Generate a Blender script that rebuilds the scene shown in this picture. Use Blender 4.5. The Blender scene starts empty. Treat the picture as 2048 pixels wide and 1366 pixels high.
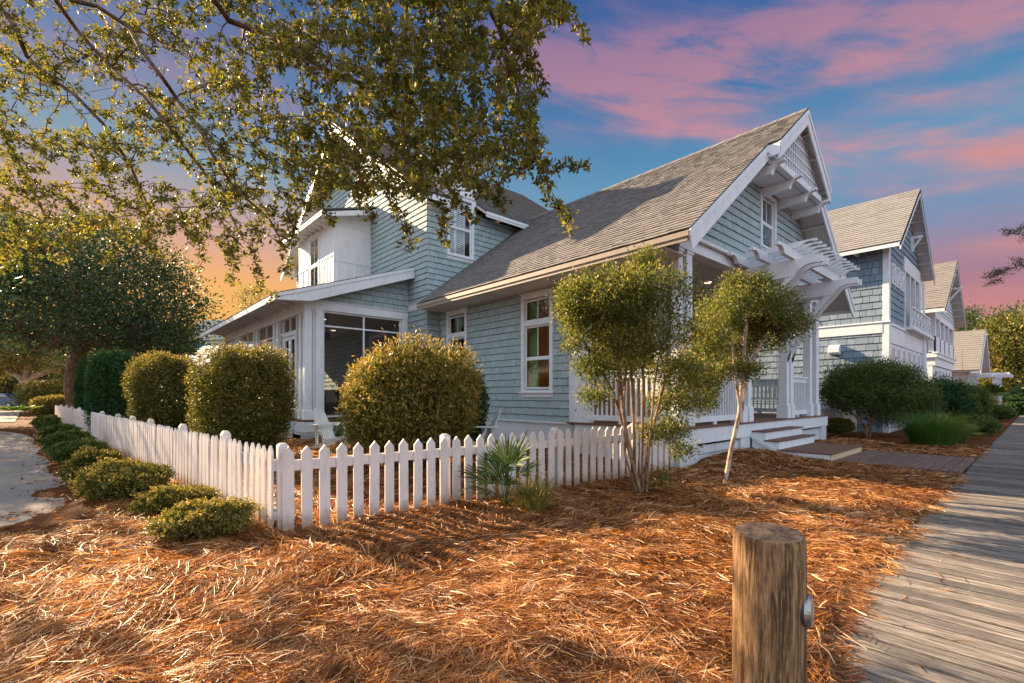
import bpy, math, random
import numpy as np
from mathutils import Vector
# ------------------------------------------------------------------ camera, sky, sun
S = bpy.context.scene
COL = S.collection
EYE = 1.3
FWX, FWY = 0.66768, 0.74445           # horizontal viewing direction (x runs along the boardwalk, y away from it)
cam_d = bpy.data.cameras.new('camera'); cam = bpy.data.objects.new('camera', cam_d); COL.objects.link(cam)
cam.location = (0, 0, EYE)
cam.rotation_euler = (math.radians(90), 0, -math.atan2(FWX, FWY))
cam_d.sensor_width = 36; cam_d.lens = 36 * 947 / 2048
cam_d.shift_y = 107 / 2048
cam_d.clip_start = 0.05; cam_d.clip_end = 2000
S.camera = cam
S.view_settings.view_transform = 'Standard'; S.view_settings.look = 'None'
S.view_settings.exposure = 1.85; S.view_settings.gamma = 1
S.render.resolution_x = 1024; S.render.resolution_y = 683
try:
    S.cycles.max_bounces = 8; S.cycles.transparent_max_bounces = 24
    S.cycles.diffuse_bounces = 4; S.cycles.glossy_bounces = 3; S.cycles.sample_clamp_indirect = 6
except Exception: pass

SUN_TO = Vector((-0.235, 1.0, 0.455)).normalized()     # towards the sun
sun_el = math.asin(SUN_TO.z); sun_rot = math.atan2(SUN_TO.x, SUN_TO.y)
sl = bpy.data.lights.new('sun', 'SUN'); sl.energy = 5.0; sl.angle = math.radians(0.5); sl.color = (1.0, 0.74, 0.46)
sun = bpy.data.objects.new('sun', sl); COL.objects.link(sun)
sun.rotation_euler = SUN_TO.to_track_quat('Z', 'Y').to_euler(); sun.location = (-10, 40, 30)

def lin(c):
    return tuple(((v / 255) / 12.92 if v / 255 <= .04045 else ((v / 255 + .055) / 1.055) ** 2.4) for v in c)

W = bpy.data.worlds.new('World'); S.world = W; W.use_nodes = True
nt = W.node_tree; nt.nodes.clear()
class G:                                # tiny node graph helper
    def __init__(s, nt): s.nt = nt
    def n(s, typ, ins=None, **kw):
        nd = s.nt.nodes.new(typ)
        for k, v in kw.items(): setattr(nd, k, v)
        for k, v in (ins or {}).items():
            sock = nd.inputs[k]
            if isinstance(v, bpy.types.NodeSocket): s.nt.links.new(v, sock)
            else:
                if isinstance(v, (tuple, list)) and len(v) == 3 and sock.type == 'RGBA': v = tuple(v) + (1,)
                sock.default_value = v
        return nd
    def m(s, op, a, b=None, c=None, clamp=False):
        ins = {0: a}
        if b is not None: ins[1] = b
        if c is not None: ins[2] = c
        nd = s.n('ShaderNodeMath', ins, operation=op); nd.use_clamp = clamp
        return nd.outputs[0]
    def mix(s, f, a, b, mode='MIX'):
        nd = s.n('ShaderNodeMix', {}, data_type='RGBA', blend_type=mode)
        for k, v in ((0, f), (6, a), (7, b)):
            if isinstance(v, bpy.types.NodeSocket): s.nt.links.new(v, nd.inputs[k])
            else:
                if isinstance(v, (tuple, list)) and len(v) == 3: v = tuple(v) + (1,)
                nd.inputs[k].default_value = v
        return nd.outputs[2]
    def ramp(s, f, stops, interp='LINEAR'):
        nd = s.n('ShaderNodeValToRGB', {0: f}); cr = nd.color_ramp; cr.interpolation = interp
        while len(cr.elements) < len(stops): cr.elements.new(0.5)
        for e, (p, c) in zip(cr.elements, stops):
            e.position = p
            e.color = (c, c, c, 1) if isinstance(c, (int, float)) else tuple(c) + (1,)
        return nd.outputs[0]
    def noise(s, vec, scale, detail=3, rough=.55, dist=0.0):
        return s.n('ShaderNodeTexNoise', {'Vector': vec, 'Scale': scale, 'Detail': detail, 'Roughness': rough, 'Distortion': dist}).outputs[0]
    def map(s, vec, sc=(1, 1, 1), loc=(0, 0, 0), rot=(0, 0, 0)):
        return s.n('ShaderNodeMapping', {'Vector': vec, 'Scale': sc, 'Location': loc, 'Rotation': rot}).outputs[0]
    def smooth(s, v, a, b):
        nd = s.n('ShaderNodeMapRange', {0: v, 1: a, 2: b, 3: 0.0, 4: 1.0}, interpolation_type='SMOOTHSTEP')
        return nd.outputs[0]
g = G(nt)
tc = g.n('ShaderNodeTexCoord').outputs['Generated']
sp = g.n('ShaderNodeSeparateXYZ', {0: tc})
X_, Y_, Z_ = sp.outputs
zc = g.m('MAXIMUM', Z_, 0.0)
side = g.m('ADD', g.m('MULTIPLY', X_, FWY), g.m('MULTIPLY', Y_, -FWX))   # + to the right
fwd = g.m('ADD', g.m('MULTIPLY', X_, FWX), g.m('MULTIPLY', Y_, FWY))
left = g.smooth(side, 0.35, -0.55)
gR = g.ramp(zc, [(0.0, lin((238, 150, 118))), (0.08, lin((226, 146, 130))), (0.18, lin((172, 130, 150))), (0.28, lin((122, 150, 186))), (0.38, lin((100, 155, 192))), (0.50, lin((70, 125, 176))), (0.62, lin((42, 100, 160))), (0.72, lin((24, 84, 150))), (1.0, lin((28, 72, 130)))])
gL = g.ramp(zc, [(0.0, lin((255, 200, 90))), (0.11, lin((255, 194, 98))), (0.20, lin((254, 186, 116))), (0.29, lin((212, 172, 164))), (0.38, lin((142, 166, 186))), (0.50, lin((104, 134, 176))), (0.64, lin((66, 98, 152))), (1.0, lin((34, 70, 124)))])
base = g.mix(left, gR, gL)
# clouds on a flat layer high above
inv = g.m('DIVIDE', 1.0, g.m('ADD', zc, 0.16))
CLX, CLY, CLR = 1.7, 0.4, 0.55
cx = g.m('MULTIPLY', X_, inv); cy = g.m('MULTIPLY', Y_, inv)
cv = g.n('ShaderNodeCombineXYZ', {0: cx, 1: cy, 2: 0.0}).outputs[0]
cm = g.map(cv, sc=(1.5, 0.62, 1), loc=(CLX, CLY, 0), rot=(0, 0, CLR))
c1 = g.noise(cm, 0.95, 6, .5, .5)
c2 = g.noise(g.map(cv, sc=(3.0, 1.4, 1), rot=(0, 0, CLR + .2)), 1.9, 6, .6, .5)
cs = g.m('ADD', g.m('MULTIPLY', c1, .78), g.m('MULTIPLY', c2, .22))
cmask = g.smooth(cs, 0.40, 0.62)
# thin band near the zenith stays clear, clouds strongest between 15 and 40 degrees
band = g.ramp(zc, [(0.0, .25), (.18, .55), (.36, .95), (.52, .9), (.66, .35), (1, .1)])
az = g.m('ARCTAN2', side, fwd); el = g.m('ARCSINE', Z_)
wv = g.n('ShaderNodeCombineXYZ', {0: g.m('MULTIPLY', az, 2.6), 1: g.m('ADD', g.m('MULTIPLY', el, 10.5), g.m('MULTIPLY', az, 2.2)), 2: 0.0}).outputs[0]
tex = g.noise(wv, 1.5, 9, .60, .30); wrp = g.m('MULTIPLY', g.m('SUBTRACT', g.noise(wv, .9, 3, .5, .3), .5), .22)
def puff(a0, e0, sa, se, sl, w):
    da = g.m('SUBTRACT', az, a0); de = g.m('SUBTRACT', g.m('ADD', el, wrp), g.m('ADD', g.m('MULTIPLY', da, sl), e0))
    q = g.m('ADD', g.m('POWER', g.m('ABSOLUTE', g.m('DIVIDE', da, sa)), 2.0), g.m('POWER', g.m('ABSOLUTE', g.m('DIVIDE', de, se)), 2.0))
    return g.m('MULTIPLY', g.m('EXPONENT', g.m('MULTIPLY', q, -1.0)), w)
tot = None
for pf in [(.50, .570, .34, .070, -.14, 1.15), (.30, .600, .30, .045, -.10, .9), (.26, .52, .30, .045, -.36, 1.15), (.74, .365, .20, .040, -.12, 1.1), (.76, .27, .20, .03, 0, .25), (.10, .62, .16, .08, 0, .8), (.78, .62, .14, .04, -.1, .6), (-.55, .53, .40, .10, .1, .45), (.70, .50, .13, .05, -.2, .8), (1.3, .5, .5, .1, 0, .9), (-1.5, .5, .6, .12, 0, .9), (.8, .2, .3, .05, .0, .6)]:
    v = puff(*pf); tot = v if tot is None else g.m('ADD', tot, v)
cmask = g.smooth(g.m('MULTIPLY', tot, g.m('ADD', g.m('MULTIPLY', tex, 3.2), -.95)), .02, 1.15)
ccol = g.ramp(zc, [(0.0, lin((252, 160, 96))), (.28, lin((238, 150, 128))), (.42, lin((232, 150, 146))), (.52, lin((206, 142, 152))), (.62, lin((164, 124, 160))), (.75, lin((110, 100, 160))), (1, lin((90, 95, 150)))])
sky = g.mix(g.m('MULTIPLY', cmask, .72), base, ccol)
# sky behind the camera: unseen brightness added to lift the shaded sides
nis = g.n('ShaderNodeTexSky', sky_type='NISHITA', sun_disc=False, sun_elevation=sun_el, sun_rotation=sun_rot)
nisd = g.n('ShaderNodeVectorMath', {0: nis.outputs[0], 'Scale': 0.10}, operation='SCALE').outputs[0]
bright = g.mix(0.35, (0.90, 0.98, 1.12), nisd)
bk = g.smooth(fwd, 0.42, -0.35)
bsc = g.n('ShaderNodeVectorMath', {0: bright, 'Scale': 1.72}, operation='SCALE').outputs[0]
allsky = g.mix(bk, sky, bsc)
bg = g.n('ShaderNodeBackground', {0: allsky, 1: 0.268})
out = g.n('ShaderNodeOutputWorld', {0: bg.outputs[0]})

# ------------------------------------------------------------------ helpers
rng = np.random.default_rng(11); random.seed(5)
ROOTLOC = {}
def setp(o, label=None, cat=None, group=None, kind=None):
    if label: o['label'] = label
    if cat: o['category'] = cat
    if group: o['group'] = group
    if kind: o['kind'] = kind
    return o
def thing(name, label, cat, loc=(0, 0, 0), rz=0, group=None):
    o = bpy.data.objects.new(name, None); COL.objects.link(o); o.empty_display_size = .1
    o.location = loc; o.rotation_euler = (0, 0, rz)
    ROOTLOC[o.name] = loc
    return setp(o, label, cat, group)
def link(me, name, mat, parent=None, world=True):
    o = bpy.data.objects.new(name, me); COL.objects.link(o)
    if mat: me.materials.append(mat)
    if parent:
        o.parent = parent
        r = ROOTLOC[parent.name]; ROOTLOC[o.name] = r
        if world and tuple(r) != (0, 0, 0): me.transform(__import__('mathutils').Matrix.Translation(-Vector(r)))
    else: ROOTLOC[o.name] = (0, 0, 0)
    return o
def rot_parent_fix(): pass
def npmesh(name, V, Fq, mat, parent=None, rnd=None, world=True, smooth=False, k=4):
    me = bpy.data.meshes.new(name)
    V = np.ascontiguousarray(V, dtype=np.float32); Fq = np.ascontiguousarray(Fq, dtype=np.int32)
    nf = len(Fq); k = Fq.shape[1]
    me.vertices.add(len(V)); me.vertices.foreach_set('co', V.ravel())
    me.loops.add(nf * k); me.loops.foreach_set('vertex_index', Fq.ravel())
    me.polygons.add(nf); me.polygons.foreach_set('loop_start', np.arange(0, nf * k, k, dtype=np.int32))
    me.polygons.foreach_set('loop_total', np.full(nf, k, dtype=np.int32))
    if smooth: me.polygons.foreach_set('use_smooth', np.ones(nf, dtype=bool))
    me.update(calc_edges=True)
    if rnd is not None:
        a = me.attributes.new('rnd', 'FLOAT', 'POINT'); a.data.foreach_set('value', np.asarray(rnd, dtype=np.float32))
    return link(me, name, mat, parent, world)
class MB:
    def __init__(s): s.v = []; s.f = []; s.r = []
    def quad(s, pts, r=.5):
        i = len(s.v); s.v += [tuple(p) for p in pts]; s.f.append(tuple(range(i, i + len(pts)))); s.r += [r] * len(pts)
    def hexa(s, p, r=.5):      # 8 points: bottom 4 (ccw), top 4
        i = len(s.v); s.v += [tuple(q) for q in p]; s.r += [r] * 8
        for a in ((3, 2, 1, 0), (4, 5, 6, 7), (0, 1, 5, 4), (1, 2, 6, 5), (2, 3, 7, 6), (3, 0, 4, 7)): s.f.append(tuple(i + b for b in a))
    def box(s, x0, x1, y0, y1, z0, z1, r=.5):
        s.hexa([(x0, y0, z0), (x1, y0, z0), (x1, y1, z0), (x0, y1, z0), (x0, y0, z1), (x1, y0, z1), (x1, y1, z1), (x0, y1, z1)], r)
        return s
    def obox(s, P, a0, a1, b0, b1, n0, n1, r=.5):   # box in a plane frame
        q = lambda a, b, n: P.pt(a, b, n)
        s.hexa([q(a0, b0, n0), q(a1, b0, n0), q(a1, b0, n1), q(a0, b0, n1), q(a0, b1, n0), q(a1, b1, n0), q(a1, b1, n1), q(a0, b1, n1)], r)
        return s
    def bar(s, p, q, w, h, up=(0, 0, 1), r=.5):      # rectangular bar from p to q, w sideways, h along up
        p = Vector(p); q = Vector(q); d = (q - p).normalized(); up = Vector(up)
        sd = d.cross(up).normalized(); u = sd.cross(d).normalized()
        a = [(-w / 2, -h / 2), (w / 2, -h / 2), (w / 2, h / 2), (-w / 2, h / 2)]
        s.hexa([p + sd * x + u * y for x, y in a] + [q + sd * x + u * y for x, y in a], r); return s
    def prism(s, pts, ext, r=.5):                    # polygon (3d points) extruded by vector ext
        n = len(pts); e = Vector(ext); i = len(s.v)
        s.v += [tuple(p) for p in pts] + [tuple(Vector(p) + e) for p in pts]; s.r += [r] * (2 * n)
        s.f.append(tuple(range(i + n - 1, i - 1, -1))); s.f.append(tuple(range(i + n, i + 2 * n)))
        for k in range(n): s.f.append((i + k, i + (k + 1) % n, i + n + (k + 1) % n, i + n + k))
        return s
    def tube(s, P, R, n=7, r=.5, cap=True):
        P = [Vector(p) for p in P]; rings = []
        if not hasattr(R, '__len__'): R = [R] * len(P)
        ref = Vector((0.31, 0.17, 0.93))
        for k, p in enumerate(P):
            d = (P[min(k + 1, len(P) - 1)] - P[max(k - 1, 0)])
            d = d.normalized() if d.length > 1e-9 else Vector((0, 0, 1))
            a = d.cross(ref)
            if a.length < .05: a = d.cross(Vector((1, 0, 0)))
            a.normalize(); b = d.cross(a)
            i = len(s.v)
            for j in range(n):
                t = 2 * math.pi * j / n
                s.v.append(tuple(p + (a * math.cos(t) + b * math.sin(t)) * R[k])); s.r.append(r)
            rings.append(i)
        for k in range(len(P) - 1):
            for j in range(n):
                s.f.append((rings[k] + j, rings[k] + (j + 1) % n, rings[k + 1] + (j + 1) % n, rings[k + 1] + j))
        if cap:
            s.f.append(tuple(rings[0] + j for j in range(n - 1, -1, -1))); s.f.append(tuple(rings[-1] + j for j in range(n)))
        return s
    def build(s, name, mat, parent=None, bevel=0, world=True, smooth=False):
        me = bpy.data.meshes.new(name); me.from_pydata(s.v, [], s.f); me.update()
        a = me.attributes.new('rnd', 'FLOAT', 'POINT'); a.data.foreach_set('value', np.asarray(s.r, dtype=np.float32))
        if smooth: me.polygons.foreach_set('use_smooth', np.ones(len(s.f), dtype=bool))
        o = link(me, name, mat, parent, world)
        if bevel:
            b = o.modifiers.new('bevel', 'BEVEL'); b.width = bevel; b.segments = 1; b.limit_method = 'ANGLE'
        return o
class Plane:
    def __init__(s, O, A, B, N): s.O = Vector(O); s.A = Vector(A).normalized(); s.B = Vector(B).normalized(); s.N = Vector(N).normalized()
    def pt(s, a, b, n=0): return s.O + s.A * a + s.B * b + s.N * n
def wallX(x): return Plane((x, 0, 0), (0, 1, 0), (0, 0, 1), (-1, 0, 0))      # faces -x; a = y, b = z
def wallY(y): return Plane((0, y, 0), (1, 0, 0), (0, 0, 1), (0, -1, 0))      # faces -y; a = x, b = z
def clip(poly, ax, val, keep_less):
    out = []; n = len(poly)
    for i in range(n):
        p, q = poly[i], poly[(i + 1) % n]
        ip = (p[ax] <= val) if keep_less else (p[ax] >= val); iq = (q[ax] <= val) if keep_less else (q[ax] >= val)
        if ip: out.append(p)
        if ip != iq:
            t = (val - p[ax]) / (q[ax] - p[ax]); out.append((p[0] + t * (q[0] - p[0]), p[1] + t * (q[1] - p[1])))
    return out
def area(p): return abs(sum(p[i][0] * p[(i + 1) % len(p)][1] - p[(i + 1) % len(p)][0] * p[i][1] for i in range(len(p)))) / 2
def courses(mb, P, poly, e, t, tw=(.09, .28), jit=.004, holes=(), tj=.25, gap=.003, seed=1, back=True, vgap=0.0):
    rr = random.Random(seed)
    bmin = min(p[1] for p in poly); bmax = max(p[1] for p in poly)
    k0 = math.floor(bmin / e); k1 = math.ceil(bmax / e)
    cuts = sorted(set([max(bmin, min(bmax, k * e)) for k in range(k0, k1 + 1)] + [h[i] for h in holes for i in (2, 3) if bmin < h[i] < bmax]))
    for c0, c1 in zip(cuts[:-1], cuts[1:]):
        if c1 - c0 < 1e-5: continue
        row = math.floor((c0 + 1e-6) / e); base = row * e
        pc = clip(clip(poly, 1, c0, False), 1, c1, True)
        if len(pc) < 3 or area(pc) < 1e-6: continue
        spans = [(min(p[0] for p in pc), max(p[0] for p in pc))]
        for h in holes:
            if h[2] < c1 - 1e-6 and h[3] > c0 + 1e-6:
                ns = []
                for s0, s1 in spans:
                    if h[1] <= s0 or h[0] >= s1: ns.append((s0, s1)); continue
                    if h[0] > s0: ns.append((s0, h[0]))
                    if h[1] < s1: ns.append((h[1], s1))
                spans = ns
        starts_row = abs(c0 - base) < 1e-5 or abs(c0 - bmin) < 1e-5
        for s0, s1 in spans:
            if back:
                pb = clip(clip(pc, 0, s0, False), 0, s1, True)
                if len(pb) > 2 and area(pb) > 1e-6: mb.quad([P.pt(a, b, 0) for a, b in pb], 0.0)
            rs = random.Random(seed * 7919 + row)
            x = math.floor(s0 / 3) * 3.0 - rs.random() * tw[1]
            while x < s1:
                w = rs.uniform(*tw); th = t * (1 + rs.uniform(-tj, tj)); dz = rs.uniform(-jit, jit); rv = .05 + .95 * rs.random()
                a0, a1 = max(x, s0), min(x + w - gap, s1); x += w
                if a1 - a0 < 0.004: continue
                pp = clip(clip(pc, 0, a0, False), 0, a1, True)
                if vgap and len(pp) > 2 and abs(c1 - base - e) < 1e-5: pp = clip(pp, 1, c1 - vgap, True)
                if len(pp) < 3 or area(pp) < 1e-6: continue
                off = lambda b: th * (1 - (b - base) / e) + .0015
                low = lambda b: b + (dz if (starts_row and abs(b - c0) < 1e-5) else 0)
                mb.quad([P.pt(a, low(b), off(b)) for a, b in pp], rv)
                n = len(pp)
                for i in range(n):
                    p, q = pp[i], pp[(i + 1) % n]
                    bot = starts_row and abs(p[1] - c0) < 1e-5 and abs(q[1] - c0) < 1e-5
                    if bot or abs(p[0] - q[0]) < 1e-6:
                        mb.quad([P.pt(p[0], low(p[1]), off(p[1])), P.pt(p[0], low(p[1]), 0), P.pt(q[0], low(q[1]), 0), P.pt(q[0], low(q[1]), off(q[1]))], rv)
def snoise(p, f, seed, n=6):
    r = np.random.default_rng(seed); out = 0
    for i in range(n):
        k = r.normal(size=p.shape[-1]); k = k / np.linalg.norm(k) * f * r.uniform(.6, 1.7)
        out = out + np.sin(p @ k + r.uniform(0, 6.28))
    return out / math.sqrt(n)
def nrm(a): return a / np.maximum(np.linalg.norm(a, axis=-1, keepdims=True), 1e-9)
def leafmesh(name, P, D, L, Wd, mat, parent, rnd=None, fold=.25, rg=None, world=True):
    rg = rg or rng; n = len(P); D = nrm(D)
    N = nrm(np.cross(D, rg.normal(size=(n, 3)))); Sd = np.cross(D, N)
    L = np.broadcast_to(L, n)[:, None]; Wd = np.broadcast_to(Wd, n)[:, None]
    V = np.empty((n, 4, 3)); mid = P + D * L * .55
    V[:, 0] = P; V[:, 1] = mid + Sd * Wd * .5 + N * Wd * fold; V[:, 2] = P + D * L; V[:, 3] = mid - Sd * Wd * .5 + N * Wd * fold
    if rnd is None: rnd = rg.random(n)
    return npmesh(name, V.reshape(-1, 3), np.arange(4 * n).reshape(n, 4), mat, parent, np.repeat(rnd, 4), world)
def ray(px, py):
    a = (px - 1024) / 947; b = -(py - 790) / 947
    return np.array([FWX + a * FWY, FWY - a * FWX, b])
def at(px, py, d): r = ray(px, py); return np.array([0, 0, EYE]) + r * d
def atz(px, py, z=0.): r = ray(px, py); return np.array([0, 0, EYE]) + r * ((z - EYE) / r[2])
# ------------------------------------------------------------------ materials
def newmat(name, rough=.6, spec=.3):
    m = bpy.data.materials.new(name); m.use_nodes = True; t = m.node_tree; t.nodes.clear(); q = G(t)
    bs = q.n('ShaderNodeBsdfPrincipled', {'Roughness': rough}); bs.inputs['Specular IOR Level'].default_value = spec
    o = q.n('ShaderNodeOutputMaterial', {0: bs.outputs[0]})
    return m, q, bs, o
def rndo(q): return q.n('ShaderNodeAttribute', attribute_name='rnd').outputs['Fac']
def pos(q): return q.n('ShaderNodeNewGeometry').outputs['Position']
def bump(q, bs, h, strength=.3, dist=.01):
    b = q.n('ShaderNodeBump', {'Height': h, 'Strength': strength, 'Distance': dist}); q.nt.links.new(b.outputs[0], bs.inputs['Normal'])
def sc(c, k): return tuple(min(1, x * k) for x in c)
def paint(name, c, rough=.5, var=.06, dirt=.5):
    m, q, bs, o = newmat(name, rough, .35); p = pos(q)
    n = q.noise(p, 3.1, 4, .6); n2 = q.noise(q.map(p, sc=(14, 14, 3)), 1.5, 3, .6)
    f = q.m('ADD', q.m('MULTIPLY', n, .6), q.m('MULTIPLY', n2, .4))
    c2 = q.mix(q.smooth(f, .42, .68), c, sc(c, 1 - var * 2.2))
    c3 = q.mix(q.m('MULTIPLY', rndo(q), var * 2), c2, sc(c, .82))
    q.nt.links.new(c3, bs.inputs[0]); bump(q, bs, n2, .12, .003)
    return m
def shingle(name, c, var=.35, grain=(60, 60, 4), rough=.75, tint=None, lo=.72, gapshade=False):
    m, q, bs, o = newmat(name, rough, .2); p = pos(q); r = rndo(q)
    n = q.noise(q.map(p, sc=grain), 1.0, 3, .6); big = q.noise(p, .9, 4, .6)
    a = q.mix(r, sc(c, lo), sc(c, 2.0 - lo - .06)); 
    a = q.mix(q.smooth(n, .38, .72), a, sc(c, .74))
    b = q.mix(q.m('MULTIPLY', q.smooth(big, .42, .66), var), a, tint or sc(c, .7))
    b = q.mix(q.m('LESS_THAN', r, .02), b, sc(c, .22)) if gapshade else b  # backing darkened to stand for the shadow in the gaps between courses
    q.nt.links.new(b, bs.inputs[0]); bump(q, bs, n, .35, .004)
    return m
M = {}
M['white'] = paint('white_paint', (.75, .79, .83))
M['trim'] = paint('trim_paint', (.68, .71, .75), .45)
M['beam'] = paint('bounce_toned_beam', (.64, .54, .46), .5)  # warm bounce from the ground put into the colour of the side beams
M['shadetrim'] = paint('shade_toned_trim', (.36, .30, .25), .5)  # shade on the left eave fascia put into its colour
M['fence'] = paint('fence_paint', (.78, .73, .69), .55, .07)
M['siding'] = shingle('blue_green_shingle', (.385, .488, .508), .18, lo=.86, gapshade=True)
M['siding2'] = shingle('slate_blue_shingle', (.235, .305, .385), .2, lo=.80, gapshade=True)
M['siding3'] = shingle('pale_siding', (.62, .68, .72), .1, lo=.94, gapshade=True)
M['roof'] = shingle('roof_shingle', (.235, .219, .209), .2, (16, 16, 16), .85, (.19, .175, .165), lo=.90)
M['roof2'] = shingle('grey_roof_shingle', (.265, .255, .248), .25, (14, 14, 14), .85, (.22, .21, .20), lo=.90)
M['roofteal'] = shingle('teal_roof', (.05, .13, .17), .3, (5, 5, 5), .8)
def fencem():
    m = paint('fence_paint', (.78, .70, .65), .55, .10); t = m.node_tree; q = G(t); bs = [n for n in t.nodes if n.type == 'BSDF_PRINCIPLED'][0]; src = bs.inputs[0].links[0].from_socket
    p = pos(q); z = q.n('ShaderNodeSeparateXYZ', {0: p}).outputs[2]; n = q.noise(p, 16, 5, .7); n2 = q.noise(q.map(p, sc=(40, 40, 5)), 1, 4, .7)
    k = q.m('MULTIPLY', q.smooth(q.m('ADD', z, q.m('MULTIPLY', n, -.22)), .12, -.06), .75); c = q.mix(k, src, (.30, .17, .085)); c = q.mix(q.m('MULTIPLY', q.smooth(n2, .60, .72), .35), c, (.50, .45, .40))
    q.nt.links.new(c, bs.inputs[0]); bump(q, bs, n2, .3, .003); return m
M['fence'] = fencem()
M['deck'] = paint('brown_composite', (.17, .085, .055), .6, .12)
M['tan'] = paint('tan_riser', (.62, .47, .33), .6, .05)
M['dark'] = paint('dark_metal', (.03, .03, .035), .5)
M['drip'] = paint('drip_edge', (.05, .055, .06), .5)
M['soffit'] = paint('beadboard', (.66, .63, .60), .55)
M['brownwall'] = paint('interior_wood', (.30, .16, .07), .6, .1)
M['curtain'] = paint('green_curtain', (.22, .40, .16), .8, .12)
M['steel'] = newmat('steel', .28)[0]; _b = [n for n in M['steel'].node_tree.nodes if n.type == 'BSDF_PRINCIPLED'][0]; _b.inputs['Metallic'].default_value = .9; _b.inputs[0].default_value = (.36, .34, .32, 1)
def glassm(name, tintc=(.02, .03, .035), refl=.5, transp=.0):
    m, q, bs, o = newmat(name, .04, .8); bs.inputs[0].default_value = tintc + (1,)
    ge = q.n('ShaderNodeNewGeometry'); dt = q.n('ShaderNodeVectorMath', {0: ge.outputs['Normal'], 1: ge.outputs['Incoming']}, operation='DOT_PRODUCT').outputs['Value']
    fr = q.m('ADD', q.m('MULTIPLY', q.m('POWER', q.m('SUBTRACT', 1.0, q.m('ABSOLUTE', dt)), 5.0), .9), .06)
    gl = q.n('ShaderNodeBsdfGlossy', {'Color': (.9, .95, 1, 1), 'Roughness': .02})
    tr = q.n('ShaderNodeBsdfTransparent', {'Color': (.88, .9, .9, 1)})
    base = q.n('ShaderNodeMixShader', {0: transp, 1: bs.outputs[0], 2: tr.outputs[0]})
    f = q.m('ADD', fr, refl * .05, clamp=True)
    mx = q.n('ShaderNodeMixShader', {0: f, 1: base.outputs[0], 2: gl.outputs[0]})
    q.nt.links.new(mx.outputs[0], o.inputs[0]); return m
M['glass'] = glassm('dark_glass', (.025, .035, .045), 1.0)
M['clear'] = glassm('clear_glass', (.02, .03, .03), .4, 1.0)
def screenm():
    m, q, bs, o = newmat('insect_screen', .9, .1); bs.inputs[0].default_value = (.03, .032, .035, 1)
    tr = q.n('ShaderNodeBsdfTransparent', {'Color': (1, 1, 1, 1)})
    mx = q.n('ShaderNodeMixShader', {0: .42, 1: tr.outputs[0], 2: bs.outputs[0]}); q.nt.links.new(mx.outputs[0], o.inputs[0]); return m
M['screen'] = screenm()
def emit(name, c, s):
    m, q, bs, o = newmat(name); bs.inputs[0].default_value = c + (1,); bs.inputs['Emission Color'].default_value = c + (1,); bs.inputs['Emission Strength'].default_value = s; return m
M['lamp'] = emit('lit_lamp', (1, .66, .34), 7)
M['can'] = emit('recessed_lamp', (1, .80, .6), .55)
def woodm(name, ca, cb, axis='y', rough=.75, cc=None, scl=None, dk=.42):
    m, q, bs, o = newmat(name, rough, .2); p = pos(q); r = rndo(q)
    s_ = {'y': (22, 1.1, 22), 'z': (26, 26, 1.6), 'x': (1.1, 22, 22)}[axis]
    s_ = scl or s_
    off = q.n('ShaderNodeCombineXYZ', {0: q.m('MULTIPLY', r, 37.0), 1: q.m('MULTIPLY', r, 91.0), 2: 0.0}).outputs[0]
    pv = q.n('ShaderNodeVectorMath', {0: q.map(p, sc=s_), 1: off}, operation='ADD').outputs[0]
    gr = q.noise(pv, 1.6, 6, .68, .6); fine = q.noise(q.n('ShaderNodeVectorMath', {0: pv, 'Scale': 3.1}, operation='SCALE').outputs[0], 2.0, 4, .7)
    bl = q.noise(p, 1.3, 3, .6)
    a = q.mix(q.smooth(q.m('ADD', q.m('MULTIPLY', r, .8), q.m('MULTIPLY', bl, .4)), .15, .95), ca, cb)
    a = q.mix(q.smooth(gr, .38, .68), sc(ca, dk), a); a = q.mix(q.m('MULTIPLY', q.smooth(fine, .5, .75), .5), a, cc or sc(cb, 1.35))
    q.nt.links.new(a, bs.inputs[0]); bump(q, bs, q.m('ADD', gr, q.m('MULTIPLY', fine, .5)), .6, .004); return m
M['board'] = woodm('weathered_boards', (.125, .115, .11), (.44, .375, .32), 'y', .8, (.54, .47, .41), (60, 2.0, 60), .55)
M['path'] = woodm('brown_path_boards', (.22, .14, .11), (.27, .18, .145), 'x', .6)
M['post'] = woodm('timber_post', (.17, .085, .036), (.42, .25, .125), 'z', .75, (.52, .37, .22), (30, 30, 2.6), .38)
def posttop():
    m, q, bs, o = newmat('post_end_grain', .85, .15); p = pos(q)
    n = q.noise(p, 26, 5, .7, .4); n2 = q.noise(p, 90, 4, .7)
    c = q.ramp(n, [(0.3, (.07, .04, .03)), (.5, (.22, .13, .08)), (.7, (.42, .27, .15))]); q.nt.links.new(q.mix(q.m('MULTIPLY', q.smooth(n2, .5, .8), .6), c, (.4, .33, .27)), bs.inputs[0]); bump(q, bs, n2, .8, .004); return m
M['posttop'] = posttop()
def leafmat(name, stops, trans=.35, tcol=1.6, rough=.5, spec=.35):
    m, q, bs, o = newmat(name, rough, spec); r = rndo(q)
    c = q.ramp(r, stops); p = pos(q); n = q.noise(p, 5.0, 2, .5)
    c = q.mix(q.m('MULTIPLY', q.smooth(n, .35, .7), .35), c, q.n('ShaderNodeHueSaturation', {'Value': 1.35, 'Hue': .49, 'Color': c}).outputs[0])
    q.nt.links.new(c, bs.inputs[0])
    tc_ = q.n('ShaderNodeHueSaturation', {'Value': tcol, 'Saturation': 1.1, 'Hue': .485, 'Color': c}).outputs[0]
    tl = q.n('ShaderNodeBsdfTranslucent', {'Color': tc_})
    mx = q.n('ShaderNodeMixShader', {0: trans, 1: bs.outputs[0], 2: tl.outputs[0]}); q.nt.links.new(mx.outputs[0], o.inputs[0]); return m
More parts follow.
